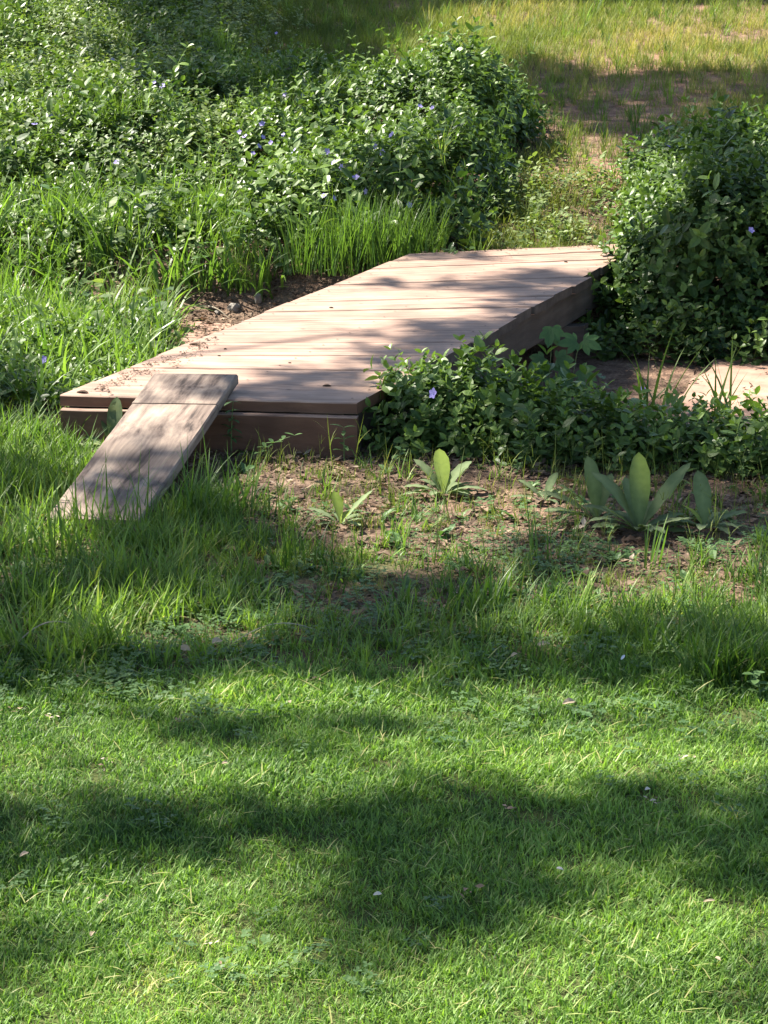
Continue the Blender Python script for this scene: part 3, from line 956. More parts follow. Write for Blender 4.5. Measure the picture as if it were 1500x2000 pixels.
# grass and thin weeds growing up through the leafy bank
x, y = sample(-5, 2, 10.8, 21.5, 55)
k = in_view(x, y, .6); x, y = x[k], y[k]
gx, gy = gpix(x, y)
hb = bed_far(x, y)
prob = (gx < 1080) * sstep(-.08, .14, edge_noise(x, y, 1.7, 139) + .18 * sstep(170, 90, gy) + .1 * sstep(350, 150, gx)) * (hb > .02)
x, y, hb = keep(prob, x, y, hb)
scatter('mixed_grass', 'tall_tuft', np.stack([x, y, H(x, y) + np.maximum(hb - .12, 0)], -1), .5 + rng.normal(0, .25, len(x)), rng.uniform(.6, 1.15, len(x)), label='loose grass blades growing up through the periwinkle of the far bank', cat='grass')

# leaf litter
x, y = sample(-3.2, 3.6, 5.4, 13, 620)
k = in_view(x, y, .5) & ~inside_deck(x, y, .0); x, y = x[k], y[k]
gx, gy = gpix(x, y); u, v = uv(x, y)
b = bare_amount(x, y)
bed = (u > 1.25) & (u < 3.6)
prob = b * (.75 + .9 * edge_noise(x, y, 3, 141)) * np.where(bed, .06 + .5 * (v < -.2) * sstep(2.4, 3.3, u), 1)
x, y, u = keep(np.clip(prob, 0, 1), x, y, u)
z = H(x, y); z = np.where((u > 1.2) & (u < 3.65), np.maximum(z, -.176), z)
scatter('leaf_litter', 'litter_flake', np.stack([x, y, z + .002], -1), .2 + .8 * edge_noise(x, y, 6, 142) + rng.normal(0, .2, len(x)), rng.uniform(.5, 1.2, len(x)), label='dry brown leaf litter and bark chips on the bare soil', cat='leaf litter')
x, y = sample(-1.9, 1.9, 3.0, 6.4, 4)
scatter('lawn_litter', 'litter_flake', np.stack([x, y, H(x, y) + .02], -1), .75 + rng.normal(0, .2, len(x)), rng.uniform(.3, .6, len(x)), label='bits of dry straw and leaf lying in the lawn', cat='leaf litter')

# ------------------------------------------------------------------ periwinkle beds
def flower(parent, P, nrm, size=.021):
    """five petals round a pale eye, facing nrm"""
    V, F, S = [], [], []
    n = Vector(nrm).normalized()
    t = n.cross(Vector((0, 0, 1)) if abs(n.z) < .9 else Vector((1, 0, 0))).normalized(); s = n.cross(t)
    a0 = random.uniform(0, 6.28)
    for k in range(5):
        a = a0 + k * 2 * math.pi / 5
        d = t * math.cos(a) + s * math.sin(a)
        leaf_geo(V, F, S, n * .003, d + n * .2, n, size, size * .72, .15, -.1, 3, .72, 0)
    org = Vector(parent.location)
    o = mesh_obj('flower', [Vector(v) + Vector(P) - org for v in V], F, M['petal'], parent)
    V, F = [], []
    for k in range(6):
        a = k * math.pi / 3
        V.append((t * math.cos(a) + s * math.sin(a)) * .0035 + n * .0065)
    V.append(n * .003)
    mesh_obj('flower_eye', [Vector(v) + Vector(P) - org for v in V], [(k, (k + 1) % 6, 6) for k in range(6)], M['eye'], o)

def fill_bed(hf, x0, x1, y0, y1, dens, key, parent, tone0=.0, smin=.8, smax=1.2, side=.6, loose=0):
    x, y = sample(x0, x1, y0, y1, dens * 4)
    k = in_view(x, y, side); x, y = x[k], y[k]
    h = hf(x, y)
    x, y, h = keep(np.clip(h / .8, 0, 1) * (h > .035) * np.where(loose, sstep(-.22, .06, edge_noise(x, y, 5.5, 155)) * np.where(x < .4, sstep(-.30, .0, edge_noise(x, y, 2.1, 156)), 1), 1), x, y, h)
    eps = .04
    dx = (hf(x + eps, y) + H(x + eps, y) - hf(x - eps, y) - H(x - eps, y)) / (2 * eps)
    dy = (hf(x, y + eps) + H(x, y + eps) - hf(x, y - eps) - H(x, y - eps)) / (2 * eps)
    f = rng.random(len(x)) ** .55
    z = H(x, y) + np.maximum(h * f - (.16 if key == 'long_shoot' else .10), -.01)
    # tilt shoots outward from the mound
    lean = np.clip(np.hypot(dx, dy) * .5, 0, .9) * rng.uniform(.5, 1.3, len(x))
    az = np.arctan2(-dy, -dx) + rng.normal(0, .4, len(x))
    rz = rng.uniform(0, 6.283, len(x))
    # tilt about the horizontal axis perpendicular to az: Euler from a rotation matrix
    rot = np.zeros((len(x), 3))
    for i in range(len(x)):
        ax = Vector((-math.sin(az[i]), math.cos(az[i]), 0))
        m = Matrix.Rotation(float(lean[i]), 3, ax) @ Matrix.Rotation(float(rz[i]), 3, 'Z')
        rot[i] = m.to_euler()
    rot[:, :2] += rng.normal(0, .22, (len(x), 2))
    P = np.stack([x, y, z], -1)
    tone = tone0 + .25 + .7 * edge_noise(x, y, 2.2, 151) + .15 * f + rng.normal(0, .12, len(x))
    return scatter('stray_shoots' if key == 'long_shoot' else 'foliage', key, P, tone, rng.uniform(smin, smax, len(x)) * np.where(rng.random(len(x)) < .06, 1.5, 1), rot, parent, org=tuple(parent.location))

def place_flowers(parent, pts, hf, lift=.06):
    for px, py in pts:
        # find the place on the bed's surface seen at this point
        d = ray(px, py); best = None
        for t in np.arange(5, 24, .04):
            X, Y, Z = d * t + np.array([0, 0, EYE])
            if Z < float(H(X, Y)) + float(hf(X, Y)) + lift:
                X, Y, Z = d * (t - .05) + np.array([0, 0, EYE])
                best = (X, Y, Z); break
        if best is None: continue
        X, Y, Z = best
        nrm = (random.uniform(-1.1, .9), random.uniform(-1.1, -.2), random.uniform(.1, 1.2))
        flower(parent, (X, Y, Z + .012), nrm, random.uniform(.017, .026))

e1 = empty('periwinkle_bed', tuple(at(600, 420, .2)), 'wide bed of dark green periwinkle with violet flowers on the bank behind the bridge', 'periwinkle bed', 'beds of periwinkle along the creek')
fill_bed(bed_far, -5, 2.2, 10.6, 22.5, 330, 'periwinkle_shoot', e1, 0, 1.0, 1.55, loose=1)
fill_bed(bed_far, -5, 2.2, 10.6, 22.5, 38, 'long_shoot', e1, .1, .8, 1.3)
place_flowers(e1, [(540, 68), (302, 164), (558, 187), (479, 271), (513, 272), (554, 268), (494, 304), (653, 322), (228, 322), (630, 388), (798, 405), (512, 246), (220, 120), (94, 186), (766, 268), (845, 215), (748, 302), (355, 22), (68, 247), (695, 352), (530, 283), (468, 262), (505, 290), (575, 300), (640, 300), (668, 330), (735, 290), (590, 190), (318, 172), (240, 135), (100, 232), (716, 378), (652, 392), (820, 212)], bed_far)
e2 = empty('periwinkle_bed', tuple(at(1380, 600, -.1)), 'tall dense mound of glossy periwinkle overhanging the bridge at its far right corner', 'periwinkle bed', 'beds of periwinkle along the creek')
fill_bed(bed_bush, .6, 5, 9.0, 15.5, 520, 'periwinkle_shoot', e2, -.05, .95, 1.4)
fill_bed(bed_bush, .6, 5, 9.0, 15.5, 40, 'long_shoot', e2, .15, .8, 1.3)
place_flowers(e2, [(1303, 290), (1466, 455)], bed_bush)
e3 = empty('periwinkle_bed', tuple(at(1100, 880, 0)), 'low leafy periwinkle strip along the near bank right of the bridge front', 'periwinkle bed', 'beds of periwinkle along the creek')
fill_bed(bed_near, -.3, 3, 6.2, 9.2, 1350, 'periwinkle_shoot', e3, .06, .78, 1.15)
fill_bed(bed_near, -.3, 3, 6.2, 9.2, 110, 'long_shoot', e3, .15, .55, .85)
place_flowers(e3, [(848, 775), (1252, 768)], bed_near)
e4 = empty('periwinkle_bed', tuple(at(150, 760, 0)), 'leafy periwinkle clump crowding the left edge of the bridge', 'periwinkle bed', 'beds of periwinkle along the creek')
fill_bed(bed_left, -3.4, -.4, 7.0, 10.5, 650, 'periwinkle_shoot', e4, .1, .7, 1.05)
place_flowers(e4, [(88, 708)], bed_left)

# small leaved undergrowth mixed into the left bank
def bed_under(x, y):
    gx, gy = gpix(x, y)
    n = edge_noise(x, y, 1.2, 161)
    a = sstep(620, 380, gx + 200 * n) * sstep(-60, 0, gy) * sstep(640, 560, gy) * (.20 + .3 * fbm(x, y, 1.5, 162)) * (1 - .85 * sstep(320, 400, gy + 160 * n))
    c = at(1100, 440, .2)
    a2 = .16 * np.exp(-(((x - c.x) / .45) ** 2 + ((y - c.y) / .9) ** 2))
    return np.maximum(a, a2) * ~inside_deck(x, y, .03)
e5 = empty('undergrowth', tuple(at(250, 450, .1)), 'pale green small leaved undergrowth with brown stems covering the left bank', 'undergrowth')
fill_bed(bed_under, -5, 2.2, 10.2, 22.5, 230, 'small_shoot', e5, .15, .9, 1.6, loose=1)

# ------------------------------------------------------------------ single plants
def world_leaf(name, parent, dirv, nrm, L, W, mat, base=(0, 0, 0), fold=.25, droop=.4, segs=8, shape=.6, wave=.0, shade=.0, tip=.75, neck=.8, vein=-.06):
    V, F, S = [], [], []
    leaf_geo(V, F, S, base, dirv, nrm, L, W, fold, droop, segs, shape, shade, wave, tip, neck, vein)
    return mesh_obj(name, V, F, mat, parent, smooth=True, attrs={'shade': S})

def mullein(px, py, leaves, label, group='woolly mullein rosettes', k=1.12):
    """leaves: (az deg from right, pitch deg, length, width, droop, shade)"""
    p = ground_at(px, py)
    o = empty('mullein_plant', p, label, 'mullein plant', group)
    rr = random.Random(int(px))
    leaves = list(leaves) + [(rr.uniform(0, 360), rr.uniform(18, 42), max(l[2] for l in leaves) * rr.uniform(.45, .7), leaves[0][3] * rr.uniform(.4, .6), rr.uniform(.5, 1.1), rr.uniform(-.2, .3)) for _ in range(9)]
    for az, pt, L, W, dr, sh in leaves:
        dr += rr.uniform(.0, .35); W *= .80
        L *= k; W *= k; pt = pt + 9 if pt < 30 else pt
        a, b = R(az), R(pt)
        d = Vector((math.cos(a) * math.cos(b), math.sin(a) * math.cos(b), math.sin(b)))
        n = Vector((-math.cos(a) * math.sin(b), -math.sin(a) * math.sin(b), math.cos(b)))
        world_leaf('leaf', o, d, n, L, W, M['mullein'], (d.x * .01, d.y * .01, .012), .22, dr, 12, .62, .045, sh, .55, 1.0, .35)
    return o
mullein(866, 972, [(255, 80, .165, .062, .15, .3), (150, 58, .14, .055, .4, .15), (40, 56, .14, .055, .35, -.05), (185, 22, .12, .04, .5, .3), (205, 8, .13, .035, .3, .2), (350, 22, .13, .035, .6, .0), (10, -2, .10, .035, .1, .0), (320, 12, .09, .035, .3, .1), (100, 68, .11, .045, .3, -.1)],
        'bright green mullein rosette with one tall leaf catching the sun, before the bridge corner')
mullein(665, 1030, [(250, 78, .12, .040, .2, .1), (20, 52, .13, .034, .1, .25), (165, 38, .10, .035, .5, .2), (300, 60, .07, .03, .3, .3), (200, 10, .06, .03, .3, .1), (330, 5, .06, .035, .2, .3)],
        'small narrow leaved mullein seedling on the bare soil left of the sunlit rosette')
mullein(1248, 1045, [(250, 86, .215, .068, .1, -.05), (30, 52, .22, .062, .15, -.05), (140, 60, .20, .06, .5, -.1), (165, 42, .16, .045, .6, .0), (345, 18, .13, .035, .2, .2), (350, -2, .16, .05, .2, -.15), (10, 25, .12, .05, .5, -.2), (200, 15, .13, .05, .4, -.1), (190, 45, .12, .04, .3, 0), (110, 70, .15, .05, .3, -.15), (60, 40, .14, .05, .5, -.2)],
        'largest grey green mullein rosette with broad upright leaves on the soil at right', k=1.25)
mullein(1165, 1022, [(110, 80, .15, .05, .3, -.1), (165, 40, .15, .05, .4, .0), (190, 60, .13, .045, .4, .05), (175, 8, .12, .04, .2, -.1), (60, 60, .12, .04, .3, -.1), (205, 30, .14, .04, .4, .1)],
        'mid sized mullein rosette leaning left, directly left of the largest one', k=1.4)
mullein(1376, 1040, [(100, 78, .17, .065, .25, -.1), (215, 60, .12, .035, .5, .3), (20, 30, .13, .035, .3, .1), (350, 10, .12, .035, .3, -.1), (190, 12, .10, .04, .3, -.1)],
        'upright mullein plant with a cupped leaf right of the largest rosette')
mullein(1062, 985, [(150, 50, .10, .035, .4, -.1), (60, 55, .11, .035, .5, -.1), (190, 15, .10, .03, .4, -.05), (20, 35, .09, .03, .4, 0)],
        'small dull mullein seedling at the foot of the periwinkle strip')
mullein(222, 885, [(80, 80, .175, .065, .3, -.1), (120, 66, .13, .05, .4, -.05), (40, 62, .12, .045, .5, 0), (190, 35, .12, .05, .8, .3), (200, 8, .14, .045, .3, .2), (160, 25, .12, .045, .6, .2), (250, 50, .07, .035, .4, .3)],
        'mullein with one broad dark leaf standing between the ramp and the bridge front')
mullein(1112, 915, [(120, 62, .10, .04, .2, -.1), (40, 58, .11, .038, .5, .05), (190, 20, .06, .03, .2, .2)],
        'mullein seedling half hidden in the front of the periwinkle strip')

def blade_clump(px, py, n, L, W, spread, label, group, lean=(.05, .6), curl=(.2, 1.2), az=None, seed=0, mat='blade', name='grass_clump', cat='grass clump', rad=.04, fine=False):
    p = ground_at(px, py)
    r = random.Random(seed)
    o = None if fine else empty(name, p, label, cat, group)
    V, F, S = [], [], []
    for k in range(n):
        if not fine: V, F, S = [], [], []
        a = r.uniform(0, 6.28) if az is None else R(r.uniform(*az))
        q = rad * math.sqrt(r.random()); b = r.uniform(0, 6.28)
        blade_geo(V, F, S, (q * math.cos(b) * 2, q * math.sin(b), -.01), a, r.uniform(*lean), r.uniform(*L), r.uniform(*W), r.uniform(*curl), 7, r.uniform(-.15, .25), r.uniform(-1.2, 1.2))
        if not fine: mesh_obj('blade', V, F, M[mat], o, attrs={'shade': S})
    if fine:
        o = mesh_obj(name, V, F, M[mat], None, attrs={'shade': S}); o.location = p
        tag(o, label, cat, group)
    return o
GR = 'clumps of broad bladed grass'
blade_clump(1285, 815, 12, (.26, .46), (.013, .021), .1, 'broad strap leaved clump arching in front of the sunlit clay at right', GR, (.1, .6), (.2, .9), seed=1)
blade_clump(1400, 825, 14, (.24, .44), (.010, .017), .1, 'upright strap leaved clump at the right edge before the sunlit clay', GR, (.05, .6), (.1, .8), seed=2)
blade_clump(205, 530, 20, (.25, .55), (.014, .026), .1, 'tall bright blades standing high on the left bank', GR, (.0, .35), (.1, .8), seed=3)
blade_clump(300, 565, 30, (.25, .5), (.014, .028), .1, 'arching bright grass clump in the middle of the left bank', GR, (.1, .6), (.4, 1.6), seed=4, rad=.12)
blade_clump(60, 560, 24, (.25, .5), (.014, .024), .1, 'drooping grass clump at the left border of the bank', GR, (.1, .7), (.4, 1.6), seed=5, rad=.1)
blade_clump(400, 565, 22, (.2, .45), (.012, .024), .1, 'bright grass clump above the dark litter beside the bridge', GR, (.05, .5), (.3, 1.2), seed=6, rad=.1)
blade_clump(285, 690, 16, (.2, .4), (.014, .022), .1, 'sunlit grass clump leaning toward the bridge left edge', GR, (.1, .5), (.1, .7), (-30, 60), seed=7)
blade_clump(160, 720, 26, (.18, .36), (.010, .018), .1, 'sunny mixed grass clump left of the bridge near end', GR, (.1, .6), (.2, 1.2), seed=8, rad=.14)
blade_clump(330, 660, 10, (.10, .2), (.006, .012), .1, 'short yellow green grass tuft at the bridge edge beside the clay', GR, (.1, .7), (.2, 1.0), seed=9)
blade_clump(505, 560, 10, (.14, .3), (.008, .014), .1, 'thin grass tuft among pale pebbles beside the bridge', GR, (.1, .7), (.2, 1.2), seed=10, rad=.1)
blade_clump(690, 528, 520, (.20, .5), (.005, .008), .1, 'thick tuft of fine upright grass rising beside the middle of the bridge', GR, (.0, .38), (.1, .7), seed=11, rad=.2, fine=True)
blade_clump(760, 505, 300, (.2, .45), (.005, .008), .1, 'shaded fine grass tuft next to the bridge far left corner', GR, (.0, .38), (.1, .7), seed=12, rad=.16, fine=True)
blade_clump(1268, 1110, 6, (.12, .2), (.006, .010), .1, 'yellow green grass shoot in front of the largest mullein', GR, (.0, .35), (.05, .4), seed=13, rad=.015)
blade_clump(1065, 1105, 14, (.16, .3), (.004, .007), .1, 'dark upright grass clump on soil right of the yellow patch', GR, (.0, .4), (.1, .5), seed=14, rad=.03, fine=True)
blade_clump(770, 1085, 12, (.12, .22), (.004, .007), .1, 'loose dark grass clump on soil below the small mullein', GR, (.0, .6), (.1, .6), seed=15, rad=.03, fine=True)
blade_clump(330, 1035, 34, (.14, .36), (.005, .008), .1, 'dark bent grass stems rising in front of the ramp board', GR, (.0, .6), (.1, 1.0), seed=16, rad=.07, fine=True)
blade_clump(200, 1045, 30, (.14, .34), (.005, .008), .1, 'grass stems crossing the lower left of the ramp board', GR, (.0, .5), (.1, .8), seed=17, rad=.07, fine=True)
blade_clump(430, 1010, 60, (.14, .32), (.005, .009), .1, 'bushy grass clump growing up the right side of the ramp', GR, (.0, .6), (.2, 1.0), seed=18, rad=.06, fine=True)
blade_clump(790, 1190, 40, (.08, .17), (.004, .008), .1, 'spreading bright grass tuft in the middle of the rough grass', GR, (.2, 1.0), (.2, .8), seed=19, rad=.02, fine=True)
blade_clump(90, 1100, 60, (.14, .30), (.005, .009), .1, 'tall sunny grass clump at the left border below the ramp', GR, (.0, .5), (.2, .9), seed=20, rad=.08, fine=True)
blade_clump(930, 1200, 60, (.08, .20), (.004, .008), .1, 'dark grass clump at the lower edge of the bare soil', GR, (.0, .5), (.1, .9), seed=21, rad=.05, fine=True)

for k, (qx, qy, nn, ll, lab) in enumerate([
    (620, 1110, 60, .20, 'green grass clump below the small mullein at left of the yellow patch'), (300, 1180, 70, .17, 'low bushy grass clump under the ramp foot right of the pale twig'),
    (1440, 1330, 170, .24, 'large dark grass clump at the right border of the lawn edge'), (1350, 1280, 90, .20, 'shaded grass clump directly left of the large border clump'),
    (540, 1080, 50, .20, 'grass clump on the soil edge right of the ramp foot'), (1010, 1180, 70, .17, 'shaded grass clump at the lower right edge of the bare soil'),
    (20, 1180, 70, .24, 'tall grass clump at the left border above the pale twig'), (150, 1150, 60, .20, 'sunny grass clump left of centre in the rough grass'),
    (860, 1240, 60, .14, 'short dark grass clump above the dry leaves in the rough grass'), (480, 1200, 60, .15, 'short dense grass clump left of the rough grass middle')]):
    blade_clump(qx, qy, nn, (ll * .4, ll), (.004, .008), .1, lab, GR, (.0, .6), (.1, 1.1), seed=40 + k, rad=.07, fine=True, mat='rough')

# leafy seedlings
def seedling(px, py, h, pairs, L, W, label, lean=(0, 0), seed=0, lobed=False, z=None, shade=.1, droop=.5, name='seedling', cat='seedling'):
    r = random.Random(seed)
    p = ground_at(px, py)
    o = empty(name, p, label, cat, 'leafy seedlings')
    V, F = [], []
    K = 6
    pts = [Vector((lean[0] * t * t, lean[1] * t * t, h * (t - .18 * t * t * (abs(lean[0]) > .05)))) for t in [i / K for i in range(K + 1)]]
    for i, c in enumerate(pts):
        rr = .003 * (1 - .6 * i / K)
        for j in range(5):
            a = j * 2 * math.pi / 5
            V.append(c + Vector((math.cos(a) * rr, math.sin(a) * rr, 0)))
    for i in range(K):
        for j in range(5):
            F.append((i * 5 + j, i * 5 + (j + 1) % 5, (i + 1) * 5 + (j + 1) % 5, (i + 1) * 5 + j))
    mesh_obj('stem', V, F, M['stem'], o)
    a = r.uniform(0, 3)
    for k in range(pairs):
        t = .3 + .7 * (k + 1) / pairs
        c = pts[0].lerp(pts[-1], t); c = pts[min(K, int(t * K))]
        for sg in (0, math.pi):
            aa = a + sg + r.uniform(-.3, .3); pt = r.uniform(-.1, .5)
            d = Vector((math.cos(aa) * math.cos(pt), math.sin(aa) * math.cos(pt), math.sin(pt)))
            if lobed:
                Vl, Fl, Sl = [], [], []
                cc = c + d * .03
                for off, sc in ((-1.5, .5), (-.75, .8), (0, 1), (.75, .8), (1.5, .5)):
                    nn = Vector((.15 * sg - .2, -.9, .55)).normalized(); d2 = (Vector((math.cos(a + sg), -.3, -.15 + .5 * math.sin(k * 2 + sg))) ); d2 = (d2 - nn * d2.dot(nn)).normalized()
                    dd = Matrix.Rotation(off, 3, nn) @ d2
                    leaf_geo(Vl, Fl, Sl, cc, dd, nn, L * sc, W * .5 * sc, .12, .3, 4, .5, shade)
                mesh_obj('leaf', Vl, Fl, M['weed'], o, attrs={'shade': Sl})
            else:
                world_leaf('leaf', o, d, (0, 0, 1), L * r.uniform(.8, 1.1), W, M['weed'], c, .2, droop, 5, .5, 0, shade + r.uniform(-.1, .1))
        a += 1.4
    return o
seedling(1068, 830, .42, 4, .085, .085, 'tall young plant with lobed maple like leaves beside the bridge side', (.02, 0), 1, True)
seedling(1112, 830, .36, 4, .09, .08, 'lobed leaf sapling with one wide drooping leaf right of the maple like plant', (.03, -.02), 2, True, shade=.0)
seedling(500, 905, .13, 7, .035, .016, 'feathery seedling arching right in front of the bridge face', (.14, -.02), 3, shade=.3, droop=.2)
seedling(672, 905, .13, 5, .05, .016, 'upright small leafed seedling at the right end of the bridge face', (.0, 0), 4, shade=.2)
seedling(452, 890, .20, 9, .045, .014, 'tall feathery weed growing beside the right edge of the ramp', (.01, 0), 5, shade=.15, droop=.6)
seedling(778, 925, .10, 3, .04, .02, 'pale small weed at the left foot of the sunlit mullein', (.01, 0), 6, shade=.3)
seedling(720, 860, .12, 4, .04, .02, 'stem with paired leaves at the corner post of the bridge', (.0, 0), 7, shade=.1)
seedling(1170, 800, .15, 4, .05, .035, 'broad leaved weed poking above the near bank strip', (.0, 0), 8, shade=.1)
seedling(395, 560, .24, 4, .08, .055, 'pale broad leaved weed among the grass left of the bridge', (.03, 0), 9, shade=.5)
seedling(100, 470, .30, 4, .09, .06, 'large leaved weed near the left border of the bank', (.0, 0), 10, shade=.3)
seedling(468, 505, .26, 4, .09, .05, 'weed with pale drooping leaves above the dark litter', (.02, 0), 11, shade=.55)
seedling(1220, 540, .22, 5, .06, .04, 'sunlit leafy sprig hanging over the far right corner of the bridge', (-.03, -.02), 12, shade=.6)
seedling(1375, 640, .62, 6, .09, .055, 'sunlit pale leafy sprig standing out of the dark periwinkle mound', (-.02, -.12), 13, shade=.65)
seedling(1485, 1370, .07, 5, .035, .02, 'small pale seedling at the right border of the lawn', (-.02, 0), 14, shade=.35, droop=.2)
seedling(1190, 1085, .11, 6, .018, .012, 'small flowering weed spike between two mullein rosettes', (.0, 0), 15, shade=.7)
seedling(1010, 930, .06, 5, .022, .014, 'tiny pale weed at the foot of the near bank leaves', (.0, 0), 16, shade=.7)
seedling(1450, 945, .07, 6, .022, .014, 'pale weed tuft at the right foot of the near bank leaves', (.0, 0), 17, shade=.7)

# ------------------------------------------------------------------ loose things
def flat_leaf(px, py, L, W, mat, label, name='fallen_leaf', cat='fallen leaf', lift=.035, az=None, seed=0, curl=.8):
    r = random.Random(seed)
    p = ground_at(px, py + 10); p.z += lift
    if L < .1: L *= .75; W *= .7
    V, F, S = [], [], []
    a = r.uniform(0, 6.28) if az is None else R(az)
    leaf_geo(V, F, S, (-.5 * L * math.cos(a), -.5 * L * math.sin(a), 0), (math.cos(a), math.sin(a), .3), (r.uniform(-.2, .2), -.5, 1), L, W, r.uniform(.2, .6), curl, 6, .5, 0, .06)
    o = mesh_obj(name, V, F, M[mat], None, attrs={'shade': S})
    o.location = p
    m = o.modifiers.new('thickness', 'SOLIDIFY'); m.thickness = .0006
    return tag(o, label, cat, 'leaves fallen on the lawn')
flat_leaf(738, 1772, .024, .012, 'pale_leaf', 'white curled petal like leaf in the dark shade of the lawn centre', az=10, seed=1)
flat_leaf(1092, 1720, .022, .009, 'pale_leaf', 'pale pinkish leaf in the shaded lawn right of centre', az=150, seed=2)
flat_leaf(1264, 1562, .02, .012, 'pale_leaf', 'small round pale leaf in the shaded lawn at right', az=30, seed=3)
flat_leaf(566, 1388, .026, .012, 'dead_leaf', 'tan upright leaf in the lawn near its upper edge left of centre', az=100, seed=4)
flat_leaf(1112, 1390, .05, .025, 'dead_leaf', 'crumpled tan leaf in the lawn right of centre near its upper edge', az=20, seed=5)
flat_leaf(1400, 1898, .022, .010, 'dead_leaf', 'tan leaf at the lower right of the lawn', az=120, seed=6)
flat_leaf(1385, 1785, .035, .008, 'dead_leaf', 'long straw coloured leaf in the sunny lawn at lower right', az=5, seed=7)
flat_leaf(182, 1850, .026, .012, 'dead_leaf', 'tan leaf in the sunny lawn at lower left', az=80, seed=8)
flat_leaf(50, 1690, .035, .014, 'dead_leaf', 'dull brown leaf at the left border of the shaded lawn', az=50, seed=9)
flat_leaf(1062, 1275, .06, .02, 'dead_leaf', 'long pale dry leaf lying across the rough grass', az=20, seed=10)
flat_leaf(1005, 1295, .045, .015, 'dead_leaf', 'short pale dry leaf left of the long one in the rough grass', az=50, seed=11)
flat_leaf(440, 1510, .02, .012, 'dead_leaf', 'yellowish leaf in the sunny lawn left of centre', az=20, seed=12)
flat_leaf(360, 1285, .05, .03, 'dead_leaf', 'crumpled straw coloured leaf in the rough grass at left', az=160, seed=13)
flat_leaf(425, 1270, .05, .03, 'dead_leaf', 'bleached leaf right beside the crumpled straw coloured leaf', az=30, seed=14)
flat_leaf(1216, 1305, .034, .010, 'chip', 'white plastic scrap standing in the grass at right', 'white_scrap', 'litter scrap', .04, 60, 15, .2)
flat_leaf(1388, 400, .16, .10, 'pale_leaf', 'big bleached dead leaf caught on the periwinkle mound', lift=.0, az=30, seed=16)
bpy.context.view_layer.update()
bl = [o for o in bpy.data.objects if o.get('label', '').startswith('big bleached')][0]
_d = ray(1388, 400); _t = 11.9; bl.location = Vector(_d * _t) + Vector((0, 0, EYE))
bl['group'] = 'dead leaves on the bank'

def stone(px, py, s, label, seed=0, mat='stone', z=None):
    r = random.Random(seed)
    p = ground_at(px, py)
    u, v = uv(p.x, p.y)
    import bmesh
    bm = bmesh.new()
    bmesh.ops.create_icosphere(bm, subdivisions=2, radius=1)
    for vv in bm.verts:
        n = vv.co.normalized()
        k = 1 + .25 * math.sin(n.x * 3 + seed) * math.cos(n.y * 4 + seed * 2) + r.uniform(-.06, .06)
        vv.co = Vector((n.x * s[0] * k, n.y * s[1] * k, n.z * s[2] * k))
    me = bpy.data.meshes.new('stone'); bm.to_mesh(me); bm.free(); me.materials.append(M[mat])
    o = bpy.data.objects.new('stone', me); COL.objects.link(o)
    o.location = (p.x, p.y, max(p.z, -.178 if 1.2 < u < 3.6 else -9) + s[2] * .45); o.rotation_euler = (0, 0, r.uniform(0, 3))
    return tag(o, label, 'stone', 'stones in the creek bed')
stone(458, 606, (.035, .03, .028), 'pale grey stone in the dark litter beside the bridge', 1)
stone(505, 590, (.03, .02, .035), 'small light stone leaning on the bridge edge', 2, 'stone')
stone(425, 612, (.022, .018, .012), 'little pale pebble left of the grey stone', 3)
stone(475, 640, (.016, .012, .010), 'tiny pebble between the grey stone and the bridge', 4)

# bits on the deck
def bit(px, py, L, seed, label):
    r = random.Random(seed)
    p = at(px, py, DECK_Z + .004)
    V, F, S = [], [], []
    a = r.uniform(-.5, .5)
    leaf_geo(V, F, S, (0, 0, 0), (math.cos(a), math.sin(a), .1), (0, 0, 1), L, L * .45, .4, .5, 4, .5, -.3)
    o = mesh_obj('leaf_fragment', V, F, M['litter'], None, attrs={'shade': S}); o.location = p
    m = o.modifiers.new('thickness', 'SOLIDIFY'); m.thickness = .004
    tag(o, label, 'leaf fragment', 'leaf fragments on the deck')
bit(643, 600, .022, 1, 'dark leaf fragment on the sunlit middle of the deck')
bit(437, 681, .014, 2, 'upper of two dark specks near the left edge of the deck')
bit(425, 694, .014, 3, 'lower of two dark specks near the left edge of the deck')
bit(563, 708, .014, 4, 'dark speck beside a plank joint left of the leaves')
bit(630, 753, .035, 5, 'curled twig like leaf fragment on the near end of the deck')
bit(1102, 511, .02, 6, 'dark leaf fragment near the far end of the deck')
bit(370, 672, .05, 7, 'brown dry leaf at the left edge of the deck')
bit(150, 765, .05, 8, 'brown leaf on the near left corner of the deck')
# leaf litter along the deck edges; dark flakes at left stand for leaf shadows
qs = []
for i in range(170):
    if i < 110: px, py = rng.uniform(190, 420), 0; py = 775 - (px - 120) * .405 + abs(rng.normal(0, 14)) + 4
    else: px = rng.uniform(830, 1190); py = 492 - (px - 830) * .05 + abs(rng.normal(0, 4)) + 1
    p = at(px, py, DECK_Z + .004)
    if inside_deck(np.array([p.x]), np.array([p.y]), -.005)[0]: qs.append(p)
qs = np.array([tuple(q) for q in qs])
scatter('deck_litter', 'litter_flake', qs, rng.uniform(-.2, .4, len(qs)), rng.uniform(.2, .5, len(qs)), label='small dry leaves and straw strewn along the edges of the deck', cat='leaf litter')

